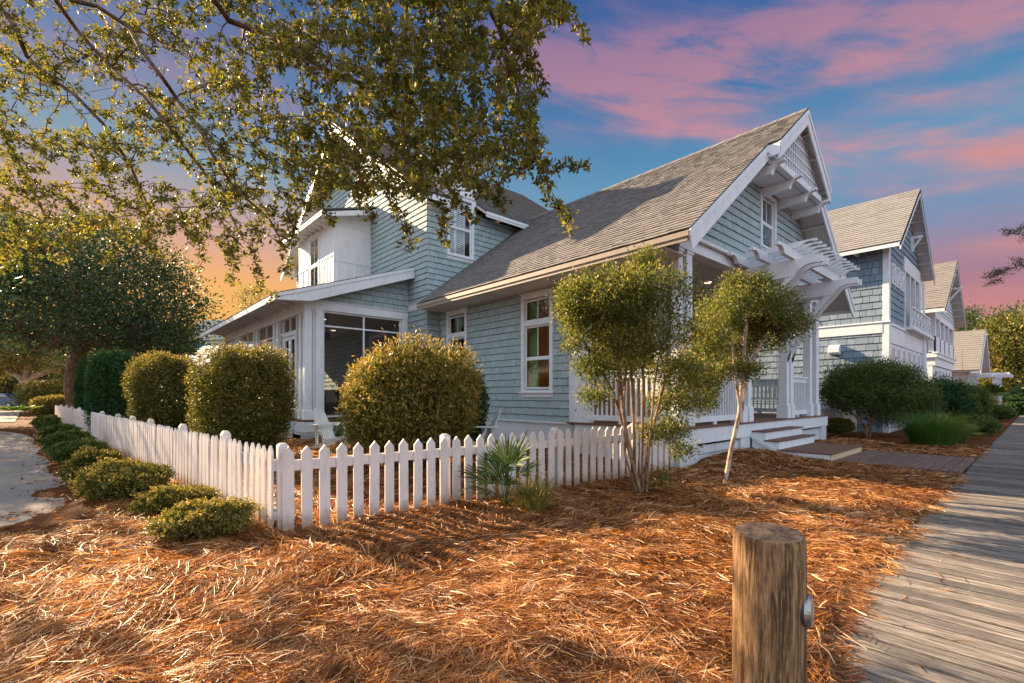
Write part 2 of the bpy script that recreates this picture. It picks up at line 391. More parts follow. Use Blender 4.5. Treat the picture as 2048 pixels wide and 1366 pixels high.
M['oakleaf'] = leafmat('oak_leaf', [(0, (.055, .07, .015)), (.5, (.115, .125, .024)), (.8, (.22, .19, .035)), (1, (.38, .26, .06))], .45, 1.9)
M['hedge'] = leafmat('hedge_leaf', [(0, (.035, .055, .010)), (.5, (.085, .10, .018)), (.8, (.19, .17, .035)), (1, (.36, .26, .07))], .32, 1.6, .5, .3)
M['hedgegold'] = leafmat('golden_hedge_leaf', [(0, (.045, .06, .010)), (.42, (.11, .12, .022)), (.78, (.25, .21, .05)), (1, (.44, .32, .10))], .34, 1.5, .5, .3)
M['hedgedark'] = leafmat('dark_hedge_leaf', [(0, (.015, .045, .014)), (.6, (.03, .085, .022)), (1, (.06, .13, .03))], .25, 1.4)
M['greenleaf'] = leafmat('green_shrub_leaf', [(0, (.03, .055, .012)), (.55, (.06, .10, .02)), (.85, (.12, .16, .03)), (1, (.24, .22, .06))], .3, 1.5)
M['yaupon'] = leafmat('small_glossy_leaf', [(0, (.045, .07, .013)), (.5, (.10, .13, .024)), (.8, (.22, .21, .045)), (1, (.42, .33, .12))], .38, 1.6, .5, .3)
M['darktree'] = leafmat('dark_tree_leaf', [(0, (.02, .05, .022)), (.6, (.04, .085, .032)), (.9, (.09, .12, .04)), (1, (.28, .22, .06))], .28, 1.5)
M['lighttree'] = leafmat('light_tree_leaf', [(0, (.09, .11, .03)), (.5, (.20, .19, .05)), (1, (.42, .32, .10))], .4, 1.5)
M['grass'] = leafmat('grass_blade', [(0, (.03, .08, .014)), (.6, (.08, .17, .03)), (1, (.26, .28, .08))], .35, 1.4)
M['palm'] = leafmat('palmetto_leaf', [(0, (.030, .062, .012)), (.6, (.06, .105, .02)), (1, (.13, .16, .035))], .12, 1.4, .6, .15)
M['fern'] = leafmat('fern_frond', [(0, (.16, .17, .03)), (.6, (.26, .24, .06)), (1, (.45, .34, .12))], .35, 1.4)
def barkm(name, ca, cb, s_=(30, 30, 6)):
    m, q, bs, o = newmat(name, .85, .15); p = pos(q); n = q.noise(q.map(p, sc=s_), 1, 5, .65); b = q.noise(p, 6, 3, .6)
    c = q.mix(q.smooth(n, .35, .65), ca, cb); c = q.mix(q.m('MULTIPLY', q.smooth(b, .5, .6), .6), c, sc(cb, 1.5)); q.nt.links.new(c, bs.inputs[0]); bump(q, bs, n, .6, .006); return m
M['bark'] = barkm('bark', (.07, .045, .03), (.17, .12, .085))
M['palebark'] = barkm('pale_mottled_bark', (.20, .12, .075), (.42, .33, .26), (22, 22, 8))
M['twig'] = barkm('twig_bark', (.12, .065, .03), (.26, .16, .09))
def strawm():
    m, q, bs, o = newmat('pine_needle', .45, .45); r = rndo(q)
    c = q.ramp(r, [(0, (.055, .014, .003)), (.35, (.19, .062, .013)), (.62, (.40, .172, .046)), (.84, (.66, .34, .115)), (1, (.88, .62, .38))])
    q.nt.links.new(c, bs.inputs[0])
    tl = q.n('ShaderNodeBsdfTranslucent', {'Color': q.n('ShaderNodeHueSaturation', {'Value': 1.5, 'Saturation': 1.05, 'Color': c}).outputs[0]})
    mx = q.n('ShaderNodeMixShader', {0: .40, 1: bs.outputs[0], 2: tl.outputs[0]}); q.nt.links.new(mx.outputs[0], o.inputs[0]); return m
M['straw'] = strawm()
def groundm():
    m, q, bs, o = newmat('pine_straw_ground', .9, .1); p = pos(q)
    n = q.noise(p, 9, 6, .7, 1.5); n2 = q.noise(q.map(p, sc=(70, 25, 40), rot=(0, 0, .5)), 1, 5, .7, 2.0); b = q.noise(p, .6, 3, .6)
    c = q.ramp(q.m('ADD', q.m('MULTIPLY', n, .5), q.m('MULTIPLY', n2, .5)), [(.3, (.030, .009, .003)), (.5, (.13, .042, .011)), (.66, (.27, .10, .03)), (.8, (.45, .22, .09))])
    q.nt.links.new(q.mix(q.m('MULTIPLY', q.smooth(b, .45, .7), .3), c, (.20, .10, .045)), bs.inputs[0]); bump(q, bs, q.m('ADD', n, n2), 1.0, .03); return m
M['ground'] = groundm()
def drivem():
    m, q, bs, o = newmat('shell_gravel_drive', .9, .15); p = pos(q)
    n = q.noise(p, 90, 4, .7); b = q.noise(p, .9, 5, .65); c = q.ramp(n, [(.3, (.12, .105, .095)), (.5, (.27, .25, .23)), (.7, (.46, .42, .38))])
    q.nt.links.new(q.mix(q.m('MULTIPLY', q.smooth(b, .42, .62), .55), c, (.46, .36, .27)), bs.inputs[0]); bump(q, bs, n, .6, .01); return m
M['drive'] = drivem()
def plain(name, c, rough=.5, metal=0, spec=.5):
    m, q, bs, o = newmat(name, rough, spec); bs.inputs[0].default_value = tuple(c) + (1,); bs.inputs['Metallic'].default_value = metal; return m
M['carblue'] = plain('car_paint_blue', (.02, .07, .13), .25); M['carsilver'] = plain('car_paint_silver', (.35, .38, .4), .25, .6)
M['tyre'] = plain('tyre_rubber', (.02, .02, .02), .8); M['redlens'] = plain('red_lens', (.35, .02, .02), .3)
M['cushion'] = paint('cushion_cloth', (.35, .25, .20), .9); M['sofa'] = paint('dark_wicker', (.05, .045, .045), .7)
M['louvre'] = paint('white_louvre', (.72, .78, .80), .5)

# ------------------------------------------------------------------ ground, boardwalk, paths
def sst(x, a, b):
    t = np.clip((x - a) / (b - a), 0, 1); return t * t * (3 - 2 * t)
def edgeY(x): return .84 - .27 * (1 - sst(x, 2.2, 3.5)) + .03 * np.sin(x * 5.1) + .02 * np.sin(x * 13.7)
def hgt(x, y, fine=True):
    x = np.asarray(x, float); y = np.asarray(y, float)
    z = .12 * sst(y, 4.9, 8.5) * sst(x, 1.0, 2.2)
    z = z + .20 * np.exp(-((x - 9.4) / 1.1) ** 2 - ((y - 3.85) / .55) ** 2) + .08 * np.exp(-((x - 10.4) / .8) ** 2 - ((y - 3.2) / .6) ** 2)
    if fine:
        p = np.stack([x, y], -1); m = sst(y, .9, 1.5) * (1 - sst(np.hypot(x, y), 16, 22))
        z = z + m * (.022 * snoise(p, 3.2, 3) + .010 * snoise(p, 9.5, 4) + .012 * np.abs(snoise(p, 5.5, 9)))
    onpath = sst(x, 10.45, 10.75) * (1 - sst(x, 13.3, 13.6)) * (1 - sst(y, 2.6, 2.9))
    z = z * (1 - onpath) - .02 * onpath
    low = sst(edgeY(x) - y, -.03, .04)
    z = z * (1 - low) - .10 * low + .018 * (1 - low) * (1 - sst(x, 2.6, 3.6))
    dr = (1 - sst(x, -.9, .1)) * sst(y, 6.2, 7.4)
    return z * (1 - dr) - .02 * dr
def grow(a, b, step, lo, hi):
    v = list(np.arange(a, b + 1e-6, step)); s = step
    while v[-1] < hi: s *= 1.16; v.append(v[-1] + s)
    s = step
    while v[0] > lo: s *= 1.16; v.insert(0, v[0] - s)
    return np.array(v)
gx = grow(-2.5, 15, .06, -500, 700); gy = grow(-.3, 9.0, .06, -500, 700)
XX, YY = np.meshgrid(gx, gy, indexing='ij'); ZZ = hgt(XX, YY); far = sst(np.hypot(XX, YY), 60, 160); ZZ = ZZ * (1 - far) - .3 * far
nx, ny = XX.shape; idx = np.arange(nx * ny).reshape(nx, ny)
Fq = np.stack([idx[:-1, :-1], idx[1:, :-1], idx[1:, 1:], idx[:-1, 1:]], -1).reshape(-1, 4)
o = npmesh('ground', np.stack([XX, YY, ZZ], -1).reshape(-1, 3), Fq, M['ground'], smooth=True); setp(o, kind='structure')

mb = MB(); x = -3.0; rb = random.Random(3)
while x < 70:
    w = rb.uniform(.135, .145); y0 = .85 + rb.uniform(-.02, .015); z = rb.uniform(-.005, .004)
    mb.box(x, x + w - rb.uniform(.022, .034), -1.5 + rb.uniform(-.02, .02), y0, -.045, z, rb.random()); x += w
for yy in (-1.2, -.3, .6): mb.box(-3, 70, yy - .05, yy + .05, -.16, -.047, .1)
setp(mb.build('boardwalk', M['board'], bevel=.005), kind='structure')
mb = MB(); y = .875
while y < 2.68: mb.box(10.78, 13.4, y, y + .131, -.02, .028, rb.random()); y += .139
for xx in (10.9, 12.1, 13.3): mb.box(xx - .04, xx + .04, .88, 2.68, -.12, -.021, .2)
setp(mb.build('path', M['path'], bevel=.003), kind='structure')
mb = MB()
pts = [(-.12, 7.65), (-.38, 10.6), (-.8, 15), (-1.35, 21.5), (-2.35, 25.2), (-5, 26.5), (-14, 27), (-14, 4.4), (-3.0, 5.5), (-1.3, 6.35), (-.62, 6.75)]
def wob(pts, n=30, a=.05):
    out = []
    for i in range(len(pts)):
        p, q = np.array(pts[i]), np.array(pts[(i + 1) % len(pts)])
        for k in range(n): t = k / n; v = p + (q - p) * t; out.append((v[0] + a * math.sin(v[1] * 2.2 + v[0] * 3) + rb.uniform(-.03, .03), v[1] + a * math.cos(v[0] * 3 + v[1] * 2) + rb.uniform(-.03, .03)))
    return out
mb.quad([(a, b, .006) for a, b in wob(pts)]); setp(mb.build('driveway', M['drive']), kind='structure')
mb = MB(); mb.quad([(-60, 34, .012), (-2.6, 33, .012), (-3.4, 46, .012), (-6, 90, .012), (-60, 95, .012)]); setp(mb.build('road', M['drive']), kind='structure')

rl = np.random.default_rng(64); nl_ = 1500; t_ = rl.random(nl_); ed = np.array([(-.12, 7.65), (-.38, 10.6), (-.8, 15), (-1.35, 21.5)]); seg = np.minimum((t_ * 3).astype(int), 2); fr_ = t_ * 3 - seg
pl_ = ed[seg] + (ed[seg + 1] - ed[seg]) * fr_[:, None]; pl_[:, 0] -= rl.exponential(.16, nl_) - .2; k_ = rl.random(nl_) < .3; pl_[k_] = np.stack([rl.uniform(-3, .2, k_.sum()), 7.2 - rl.exponential(.25, k_.sum()) + rl.uniform(0, .5, k_.sum())], -1)
setp(leafmesh('leaf_litter', np.concatenate([pl_, np.full((nl_, 1), .012) + rl.random((nl_, 1)) * .01], 1), rl.normal(size=(nl_, 3)) * [1, 1, .12], rl.uniform(.03, .08, nl_), rl.uniform(.012, .03, nl_), M['straw'], None, rg=rl), kind='stuff')
# pine straw needles: long, thin, swirling with the ground
def needles(n, rmin, rmax, seed, wmul=1, pyard=False, nm='pine_straw'):
    r = np.random.default_rng(seed); out = []
    tot = 0
    while tot < n:
        a = r.uniform(0, 1, (n * 2, 3)); th = (a[:, 0] - .5) * math.radians(106); d = rmin * (rmax / rmin) ** (a[:, 1] ** .85)
        f = math.atan2(FWX, FWY); x = d * np.sin(th + f); y = d * np.cos(th + f)
        ok = (y > edgeY(x) - .05 * a[:, 2] - .5 * (a[:, 2] > .994)) & ~((x > 10.6) & (x < 13.5) & (y < 3.95)) & ~((x < .05) & (y > 6.4 + .35 * np.sin(x * 4) + 1.1 * (a[:, 2] - .5))) & ~((x < 1 - .088 * (y - 4.9) - .9) & (y > 7.6)) & ~((x > 7.7) & (y > 4.1)) & ~((x > 4.2) & (y > 12.9)) & (y > .3)
        out.append(np.stack([x[ok], y[ok]], -1)); tot += ok.sum()
    p = np.concatenate(out)[:n]; d = np.hypot(p[:, 0], p[:, 1])
    ang = 1.5 * snoise(p, 1.1, 21) + 1.0 * snoise(p, 6.5, 22) + r.normal(0, .75, n)
    L = r.uniform(.06, .19, n); bend = r.normal(0, .45, n); wd = (r.uniform(.0016, .0030, n) + d * .00032) * wmul
    lift = np.abs(r.normal(0, .010, n)) + .004; tilt = r.normal(0, .10, n) + .06; tilt[r.random(n) < .05] += .35
    V = np.empty((n, 3, 2, 3)); cur = p.copy(); a_ = ang.copy(); z0 = None
    for k in range(3):
        hz = hgt(cur[:, 0], cur[:, 1]) + lift + L * np.tan(tilt) * (k / 2) * (1 - .35 * k / 2)
        hz = np.where(cur[:, 1] < .87, np.maximum(hz, .006), hz)
        s_ = np.stack([-np.sin(a_), np.cos(a_)], -1); w_ = wd * (1, 1, .35)[k]
        roll = wd * np.random.default_rng(seed + k).normal(.1, .55, n) if k == 0 else roll
        V[:, k, 0, :2] = cur + s_ * w_[:, None] * .5; V[:, k, 1, :2] = cur - s_ * w_[:, None] * .5
        V[:, k, 0, 2] = hz + roll; V[:, k, 1, 2] = hz - roll * .2
        a_ = a_ + bend * .5; cur = cur + np.stack([np.cos(a_), np.sin(a_)], -1) * (L / 2)[:, None]
    b = np.arange(n)[:, None] * 6
    Fq = np.concatenate([b + np.array([[0, 2, 3, 1]]), b + np.array([[2, 4, 5, 3]])], 1).reshape(-1, 4)
    rv = np.clip(.52 + .07 * snoise(p, 1.7, 31) + .10 * snoise(p, 12, 32) + r.normal(0, .28, n), 0, 1)
    ob = npmesh(nm, V.reshape(-1, 3), Fq, M['straw'], None, np.repeat(rv, 6)); setp(ob, kind='stuff'); return ob
needles(340000, 1.2, 17, 41)
# ------------------------------------------------------------------ building kit
def ring(mb, P, a0, a1, b0, b1, w, n0, n1, wt=None, wb=None):
    wt = wt or w; wb = wb or w
    mb.obox(P, a0, a0 + w, b0, b1, n0, n1); mb.obox(P, a1 - w, a1, b0, b1, n0, n1)
    mb.obox(P, a0 + w, a1 - w, b1 - wt, b1, n0, n1); mb.obox(P, a0 + w, a1 - w, b0, b0 + wb, n0, n1)
def window(root, P, a0, a1, b0, b1, sashes, tw=.10, n=.0, pane=None, mat='white', recess=True, name='window', apron=.12, cap=True):
    # casing, sashes (b low, b high, vertical bars, horizontal bars), panes and a sill
    mb = MB(); d0 = n - (.07 if recess else 0)
    ring(mb, P, a0, a1, b0 + apron, b1, tw, d0, n + .04, tw * 1.2, .05)
    ps = MB()
    for (s0, s1, nv, nh) in sashes:
        i0, i1 = a0 + tw, a1 - tw; z = d0 + (.03 if recess else .012)
        ring(mb, P, i0 + .002, i1 - .002, s0, s1, .042, z, z + .028)
        for k in range(nv): c = i0 + (i1 - i0) * (k + 1) / (nv + 1); mb.obox(P, c - .009, c + .009, s0 + .042, s1 - .042, z + .004, z + .022)
        for k in range(nh): c = s0 + (s1 - s0) * (k + 1) / (nh + 1); mb.obox(P, i0 + .042, i1 - .042, c - .009, c + .009, z + .005, z + .021)
        q = lambda a, b: P.pt(a, b, z + .008)
        ps.quad([q(i0 + .03, s0 + .03), q(i1 - .03, s0 + .03), q(i1 - .03, s1 - .03), q(i0 + .03, s1 - .03)])
    ss = sorted(sashes)
    for s, t in zip(ss[:-1], ss[1:]):
        if t[0] - s[1] > .01: mb.obox(P, a0 + tw, a1 - tw, s[1], t[0], d0, n + .035)
    f = mb.build(name, M[mat], root, bevel=.004)
    ps.build('pane', M[pane or 'glass'], f)
    sm = MB(); sm.obox(P, a0 - .025, a1 + .025, b0 + apron - .03, b0 + apron, n, n + .075); sm.obox(P, a0, a1, b0, b0 + apron - .03, n, n + .035)
    sm.build('sill', M[mat], f)
    if cap: c = MB(); c.obox(P, a0 - .03, a1 + .03, b1, b1 + .03, n, n + .07); c.build('head_cap', M[mat], f)
    return f
def roofslope(root, O, A, B, N, poly, e=.135, t=.016, mat='roof', sof='soffit', th=.11, seed=1, tw=(.10, .22), name='roof'):
    P = Plane(O, A, B, N); mb = MB(); courses(mb, P, poly, e, t, tw=tw, jit=.010, tj=.30, gap=.0, seed=seed, back=False)
    r = mb.build(name, M[mat], root)
    s = MB(); pts = [P.pt(a, b, -.012) for a, b in poly]; s.prism(pts, P.N * -.022); s.build('drip_edge', M['drip'], r)
    s = MB(); pts = [P.pt(a, b, -.036) for a, b in poly]; s.prism(pts, P.N * -(th - .036)); s.build('soffit', M[sof], r)
    return r, P
def wall(root, P, poly, e, t=.024, holes=(), mat='siding', tw=(.08, .26), seed=1, name='wall', jit=.003):
    mb = MB(); courses(mb, P, poly, e, t, tw=tw, holes=holes, seed=seed, jit=jit, vgap=.012, gap=.005 if mat == 'siding' else .012); return mb.build(name, M[mat], root)
def arc(p0, p1, bulge, n=7):          # points from p0 to p1 bowed sideways (2d)
    p0 = np.array(p0, float); p1 = np.array(p1, float); d = p1 - p0; nn = np.array([-d[1], d[0]])
    return [tuple(p0 + d * t + nn * bulge * 4 * t * (1 - t)) for t in np.linspace(0, 1, n)]

# ------------------------------------------------------------------ the main house
H1 = thing('main_house', 'large blue-green shingled house with white gable porch and pergola, behind the picket fence', 'house', (11.9, 8.0, 0))
XW, XT, YT, YF = 7.82, 7.364, 11.905, 4.25
SE = .168
wx = wallX(XW); wt = wallX(XT)
# long side wall with its two tall windows
w1 = (7.32, 8.36, 1.25, 3.69); w2 = (10.56, 11.55, 1.25, 3.70)
hole = lambda w: (w[0] + .05, w[1] - .05, w[2] + .1, w[3] - .05)
wall(H1, wx, [(6.83, .70), (YT, .70), (YT, 4.5), (6.83, 4.5)], SE, holes=[hole(w2), hole(w1)][::-1], seed=3)
mb = MB(); mb.box(XW + .01, XW + .06, 6.6, YT, -.1, .66); mb.build('skirt', M['trim'], H1)
mb = MB(); mb.box(XW - .035, XW + .05, 6.84, YT, .66, .70); mb.build('water_table', M['white'], H1)
for w in (w1, w2):
    window(H1, wx, w[0], w[1], w[2], w[3], [(1.44, 2.16, 0, 0), (2.16, 2.93, 1, 0), (3.04, 3.55, 1, 0)], pane='clear')
# rooms behind the two windows
for k, w in enumerate((w1, w2)):
    y0, y1 = w[0] - .9, w[1] + .55; mb = MB()
    if k == 1: y0, y1 = w[0] - .8, w[1] + .3
    X0, X1 = XW + .1, XW + 2.6
    mb.box(X1, X1 + .05, y0, y1, .7, 3.9); mb.box(X0, X1, y0 - .05, y0, .7, 3.9); mb.box(X0, X1, y1, y1 + .05, .7, 3.9)
    mb.box(X0, X1, y0, y1, .65, .70); mb.box(X0, X1, y0, y1, 3.85, 3.9); mb.build('room_wall', M['brownwall'], H1)
    mb = MB(); n = 14
    for s in ((w[1] - .34, w[1] - .04), ) if k == 0 else ((w[1] - .40, w[1] - .04), (w[0] + .05, w[0] + .35)):
        for j in range(n):
            a = s[0] + (s[1] - s[0]) * j / n; xx = X0 + .12 + .025 * (j % 2)
            mb.quad([(xx, a, .75), (X0 + .12 + .025 * ((j + 1) % 2), a + (s[1] - s[0]) / n, .75), (X0 + .12 + .025 * ((j + 1) % 2), a + (s[1] - s[0]) / n, 3.8), (xx, a, 3.8)])
    mb.build('curtain', M['curtain'], H1)
    if k == 0:
        mb = MB(); mb.tube([(XW + 1.5, 7.2, 3.845), (XW + 1.5, 7.2, 3.825)], .09, 16); mb.build('ceiling_lamp', M['lamp'], H1)
        mb = MB(); mb.tube([(XW + 2.2, 6.75, 2.3), (XW + 2.2, 6.75, 2.55)], [.12, .09], 16); mb.build('table_lamp', M['lamp'], H1)
        mb = MB(); mb.box(XW + 2.0, XW + 2.5, 6.55, 7.4, .7, 1.45); mb.box(XW + .6, XW + .75, 7.6, 7.95, 1.3, 1.62); mb.build('cabinet', M['sofa'], H1)
# gable front, ridge height and roof
SL = .765; EX, EZ = 7.0, 3.91; RX = 11.9; RZ = EZ + SL * (RX - EX); kk = math.hypot(1, SL); SLEN = (RX - EX) * kk
b_of = lambda x: (x - EX) * kk
YR, YH, HX = 3.65, 3.43, 10.2
mb = MB(); P = Plane((EX, 0, EZ), (0, 1, 0), (1, 0, SL), (-SL, 0, 1))
parts = [[(YR, 0), (11.86, 0), (11.86, SLEN), (YR, SLEN)], [(YH, b_of(HX)), (YR, b_of(HX)), (YR, SLEN), (YH, SLEN)], [(11.86, b_of(8.3)), (13.2, b_of(11.3)), (13.2, SLEN), (11.86, SLEN)]]
R1, _ = roofslope(H1, (EX, 0, EZ), (0, 1, 0), (1, 0, SL), (-SL, 0, 1), parts[0], seed=5)
# (the three patches share courses; hood and back patch are built into the same roof)
for k, pl in enumerate(parts[1:]): roofslope(H1, (EX, 0, EZ), (0, 1, 0), (1, 0, SL), (-SL, 0, 1), pl, seed=5, name='roof_hood' if k == 0 else 'roof_back')
roofslope(H1, (2 * RX - EX, 0, EZ), (0, 1, 0), (-1, 0, SL), (SL, 0, 1), [(YR, 0), (13, 0), (13, SLEN), (YR, SLEN)], seed=6, name='roof_far_slope', e=.29, tw=(.3, .6))
roofslope(H1, (2 * RX - EX, 0, EZ), (0, 1, 0), (-1, 0, SL), (SL, 0, 1), [(YH, b_of(HX)), (YR, b_of(HX)), (YR, SLEN), (YH, SLEN)], seed=6, name='roof_hood', e=.29, tw=(.3, .6))
mb = MB(); y = YH
while y < 12.3:
    mb.prism([(RX - .15, y, RZ - .095), (RX, y, RZ + .02), (RX + .15, y, RZ - .095), (RX + .15, y, RZ - .12), (RX, y, RZ - .01), (RX - .15, y, RZ - .12)], (0, .21, .0 ), rb.random()); y += .2
    mb.prism([(RX - .15, y, RZ - .085), (RX, y, RZ + .03), (RX + .15, y, RZ - .085), (RX + .15, y, RZ - .11), (RX, y, RZ), (RX - .15, y, RZ - .11)], (0, .21, -.01), rb.random()); y += .2
mb.build('ridge_cap', M['roof'], H1)
# rake boards, gable ends of the overhang
def rake(mb, cx, ex, ez, x0, x1, s, y, h=.25, t=.035, low=.0):
    # board between x0 and x1 on the slope rising from (ex, ez) towards cx
    sg = 1 if cx > ex else -1
    z = lambda x: ez + s * abs(x - ex) - .03
    mb.prism([(x0, y, z(x0)), (x1, y, z(x1)), (x1, y, z(x1) - h * math.hypot(1, s)), (x0 + sg * low, y, z(x0) - h * math.hypot(1, s) * (1 if low == 0 else .92))], (0, t, 0))
mb = MB(); fx = 2 * RX - EX
rake(mb, RX, EX, EZ, EX, HX + .25, SL, YR, low=.10); mb.build('rake_board', M['white'], H1, bevel=.006); mb = MB(); rake(mb, RX, fx, EZ, fx, 2 * RX - HX - .25, SL, YR, low=.10)
mb.build('rake_board', M['white'], H1, bevel=.006)
mb = MB(); rake(mb, RX, EX, EZ, HX, RX, SL, YH, h=.27); rake(mb, RX, fx, EZ, 2 * RX - HX, RX, SL, YH, h=.27)
rake(mb, RX, EX, EZ, HX - .01, RX, SL, YH - .02, h=.09, t=.02); rake(mb, RX, fx, EZ, 2 * RX - HX + .01, RX, SL, YH - .02, h=.09, t=.02)
mb.build('rake_board', M['white'], H1, bevel=.006)
mb = MB(); rake(mb, RX, EX, EZ, EX - .01, HX, SL, YR - .02, h=.09, t=.02); mb.build('rake_trim', M['white'], H1); mb = MB(); rake(mb, RX, fx, EZ, fx + .01, 2 * RX - HX, SL, YR - .02, h=.09, t=.02); mb.build('rake_trim', M['white'], H1)
mb = MB(); mb.box(EX - .0, EX + .03, YR + .04, 11.85, EZ - .19, EZ - .045); mb.box(EX - .02, EX, YR + .01, 11.87, EZ - .12, EZ - .03); mb.build('eave_fascia', M['shadetrim'], H1, bevel=.004)
mb = MB(); mb.box(fx - .03, fx, YR + .04, 11.85, EZ - .19, EZ - .045); mb.build('eave_fascia', M['white'], H1)
mb = MB(); mb.box(EX + .03, XW + .02, YR + .5, 11.83, EZ - .17, EZ - .15); mb.build('eave_soffit', M['soffit'], H1)
# soffit boards across the overhang
for sg in (-1, 1):
    for xo in (.9, 1.75, 2.6, 3.35, 4.1, 4.6):
        xx = (EX + xo) if sg < 0 else (fx - xo); zz = EZ + SL * xo - .21
        if xo < 3.2 or True:
            mb = MB(); mb.bar((xx, YR + .05 if xo < 3.2 else YH + .05, zz), (xx, YF, zz), .05, .07, (-SL * -sg, 0, 1)); mb.build('lookout', M['soffit'], H1)
# front gable wall
gw = (11.36, 12.30, 4.62, 6.0)
zt = lambda x: EZ + SL * (RX - EX - abs(x - RX)) - .16
wall(H1, wallY(YF), [(7.86, 4.2), (15.96, 4.2), (15.96, zt(15.96)), (RX, zt(RX)), (7.86, zt(7.86))], SE, holes=[(gw[0] + .05, gw[1] - .05, gw[2] + .05, gw[3] - .05)], seed=9)
window(H1, wallY(YF), *gw, [(4.74, 5.28, 0, 0), (5.28, 5.86, 1, 0)], tw=.09, apron=.07)
mb = MB(); mb.box(gw[0] - .1, gw[1] + .1, YF + .12, YF + .15, 4.5, 6.1); mb.build('window_back', M['brownwall'], H1)
# hood floor, outlookers, lattice
hz = EZ + SL * (HX - EX)            # 6.36
mb = MB(); mb.box(HX + .12, 2 * RX - HX - .12, YR - .02, YF - .002, 6.0, 6.02); mb.build('hood_floor', M['white'], H1)
mb = MB(); mb.box(HX - .02, HX + .02, YH + .0, YR, hz - .28, hz - .05); mb.build('hood_return', M['white'], H1); mb = MB(); mb.box(2 * RX - HX - .02, 2 * RX - HX + .02, YH, YR, hz - .28, hz - .05); mb.build('hood_return', M['white'], H1)
for xx in (10.42, 11.44, 12.46, 13.46):
    prof = [(YF, 5.80), (YF, 5.995), (YR - .02, 5.995), (YR - .02, 6.06), (YH - .02, 6.06), (YH - .02, 6.01)] + arc((YH + .01, 6.0), (YH + .22, 5.80), .22, 6)
    mb = MB(); mb.prism([(xx - .06, a, b) for a, b in prof], (.12, 0, 0)); mb.build('outlooker', M['white'], H1, bevel=.004)
mb = MB(); mb.box(10.55, 13.3, YR - .10, YR - .022, 5.99, 6.13); mb.build('hood_beam', M['white'], H1, bevel=.004)
mb = MB(); mb.prism([(10.3, YR + .03, 6.0), (13.5, YR + .03, 6.0), (13.5, YR + .03, 6.15), (RX, YR + .03, zt(RX)), (10.3, YR + .03, 6.15)], (0, .02, 0)); mb.build('lattice_back', M['siding3'], H1)
mb = MB(); xx = 10.45
while xx < 13.4:
    top = zt(xx) - .02
    if top > 6.2: mb.box(xx, xx + .035, YR - .03, YR, 6.13, top)
    xx += .145
zz = 6.13
while zz < 7.3:
    hw = (zt(RX) - zz) / SL
    mb.box(RX - hw, RX + hw, YR - .045, YR - .031, zz, zz + .035); zz += .24
mb.build('gable_lattice', M['white'], H1)
# porch beam, columns
mb = MB(); mb.box(7.82, 16.0, 4.27, 4.45, 3.95, 4.17); mb.box(7.80, 16.02, 4.25, 4.47, 3.93, 3.955)
mb.box(7.78, 16.04, 4.18, 4.248, 4.14, 4.20); mb.build('front_beam', M['white'], H1, bevel=.004)
mb = MB(); mb.box(7.83, 8.0, 4.45, 6.55, 3.95, 4.5); mb.box(15.82, 15.99, 4.45, 6.7, 3.95, 4.5); mb.box(7.80, 8.02, 4.47, 6.55, 3.93, 3.955); mb.build('side_beam', M['beam'], H1, bevel=.004)
def column(x0, x1, y0, y1, z0=.715, z1=3.94, base=True):
    c = MB(); c.box(x0, x1, y0, y1, z0, z1); p = c.build('porch_column', M['white'], H1, bevel=.005)
    if base: b = MB(); b.box(x0 - .035, x1 + .035, y0 - .035, y1 + .035, z0, z0 + .32); b.box(x0 - .02, x1 + .02, y0 - .02, y1 + .02, z0 + .32, z0 + .345); b.build('column_base', M['white'], p, bevel=.005)
    t = MB(); t.box(x0 - .02, x1 + .02, y0 - .02, y1 + .02, z1 - .06, z1 - .001); t.build('column_cap', M['white'], p)
    return p
column(7.83, 7.98, 4.29, 4.44); column(8.12, 8.33, 4.29, 4.44); column(7.83, 7.98, 4.62, 4.78)
column(10.41, 10.58, 4.24, 4.44); column(10.72, 10.89, 4.24, 4.44)
column(13.07, 13.24, 4.24, 4.44); column(13.36, 13.55, 4.24, 4.44)
column(14.95, 15.12, 4.26, 4.44); column(15.5, 15.72, 4.26, 4.44); column(15.80, 15.98, 5.0, 5.2)
column(7.84, 7.98, 6.36, 6.53)
mb = MB(); mb.box(XW - .03, XW + .03, 6.53, 6.83, .715, 4.45); mb.box(XW - .045, XW + .0, 6.63, 6.70, .715, 4.4); mb.build('corner_board', M['white'], H1, bevel=.004)
# porch walls, ceiling, lamps
wall(H1, wallY(6.72), [(7.9, .72), (16.0, .72), (16.0, 4.1), (7.9, 4.1)], SE, holes=[(13.65, 15.35, 1.15, 3.35), (8.75, 10.55, .9, 3.3)], seed=12, name='porch_wall')
for a0, a1, b0, b1 in ((13.6, 15.4, 1.05, 3.4), (8.7, 10.6, .8, 3.35)):
    window(H1, wallY(6.72), a0, a1, b0, b1, [(b0 + .2, (b0 + b1) / 2, 2, 1), ((b0 + b1) / 2, b1 - .14, 2, 1)])
mb = MB(); mb.box(7.95, 8.1, 6.55, 6.70, .72, 4.1); mb.build('corner_board', M['white'], H1)
mb = MB(); xx = 4.46
while xx < 6.7: mb.box(8.0, 15.8, xx, xx + .085, 4.08, 4.1); xx += .09
mb.box(7.95, 15.85, 4.45, 6.72, 4.101, 4.12); mb.build('porch_ceiling', M['soffit'], H1)
for xx, yy in ((11.4, 5.47), (9.2, 5.47), (13.7, 5.47)):
    mb = MB(); mb.tube([(xx, yy, 4.08), (xx, yy, 4.066)], .085, 20); mb.build('recessed_light', M['can'], H1)
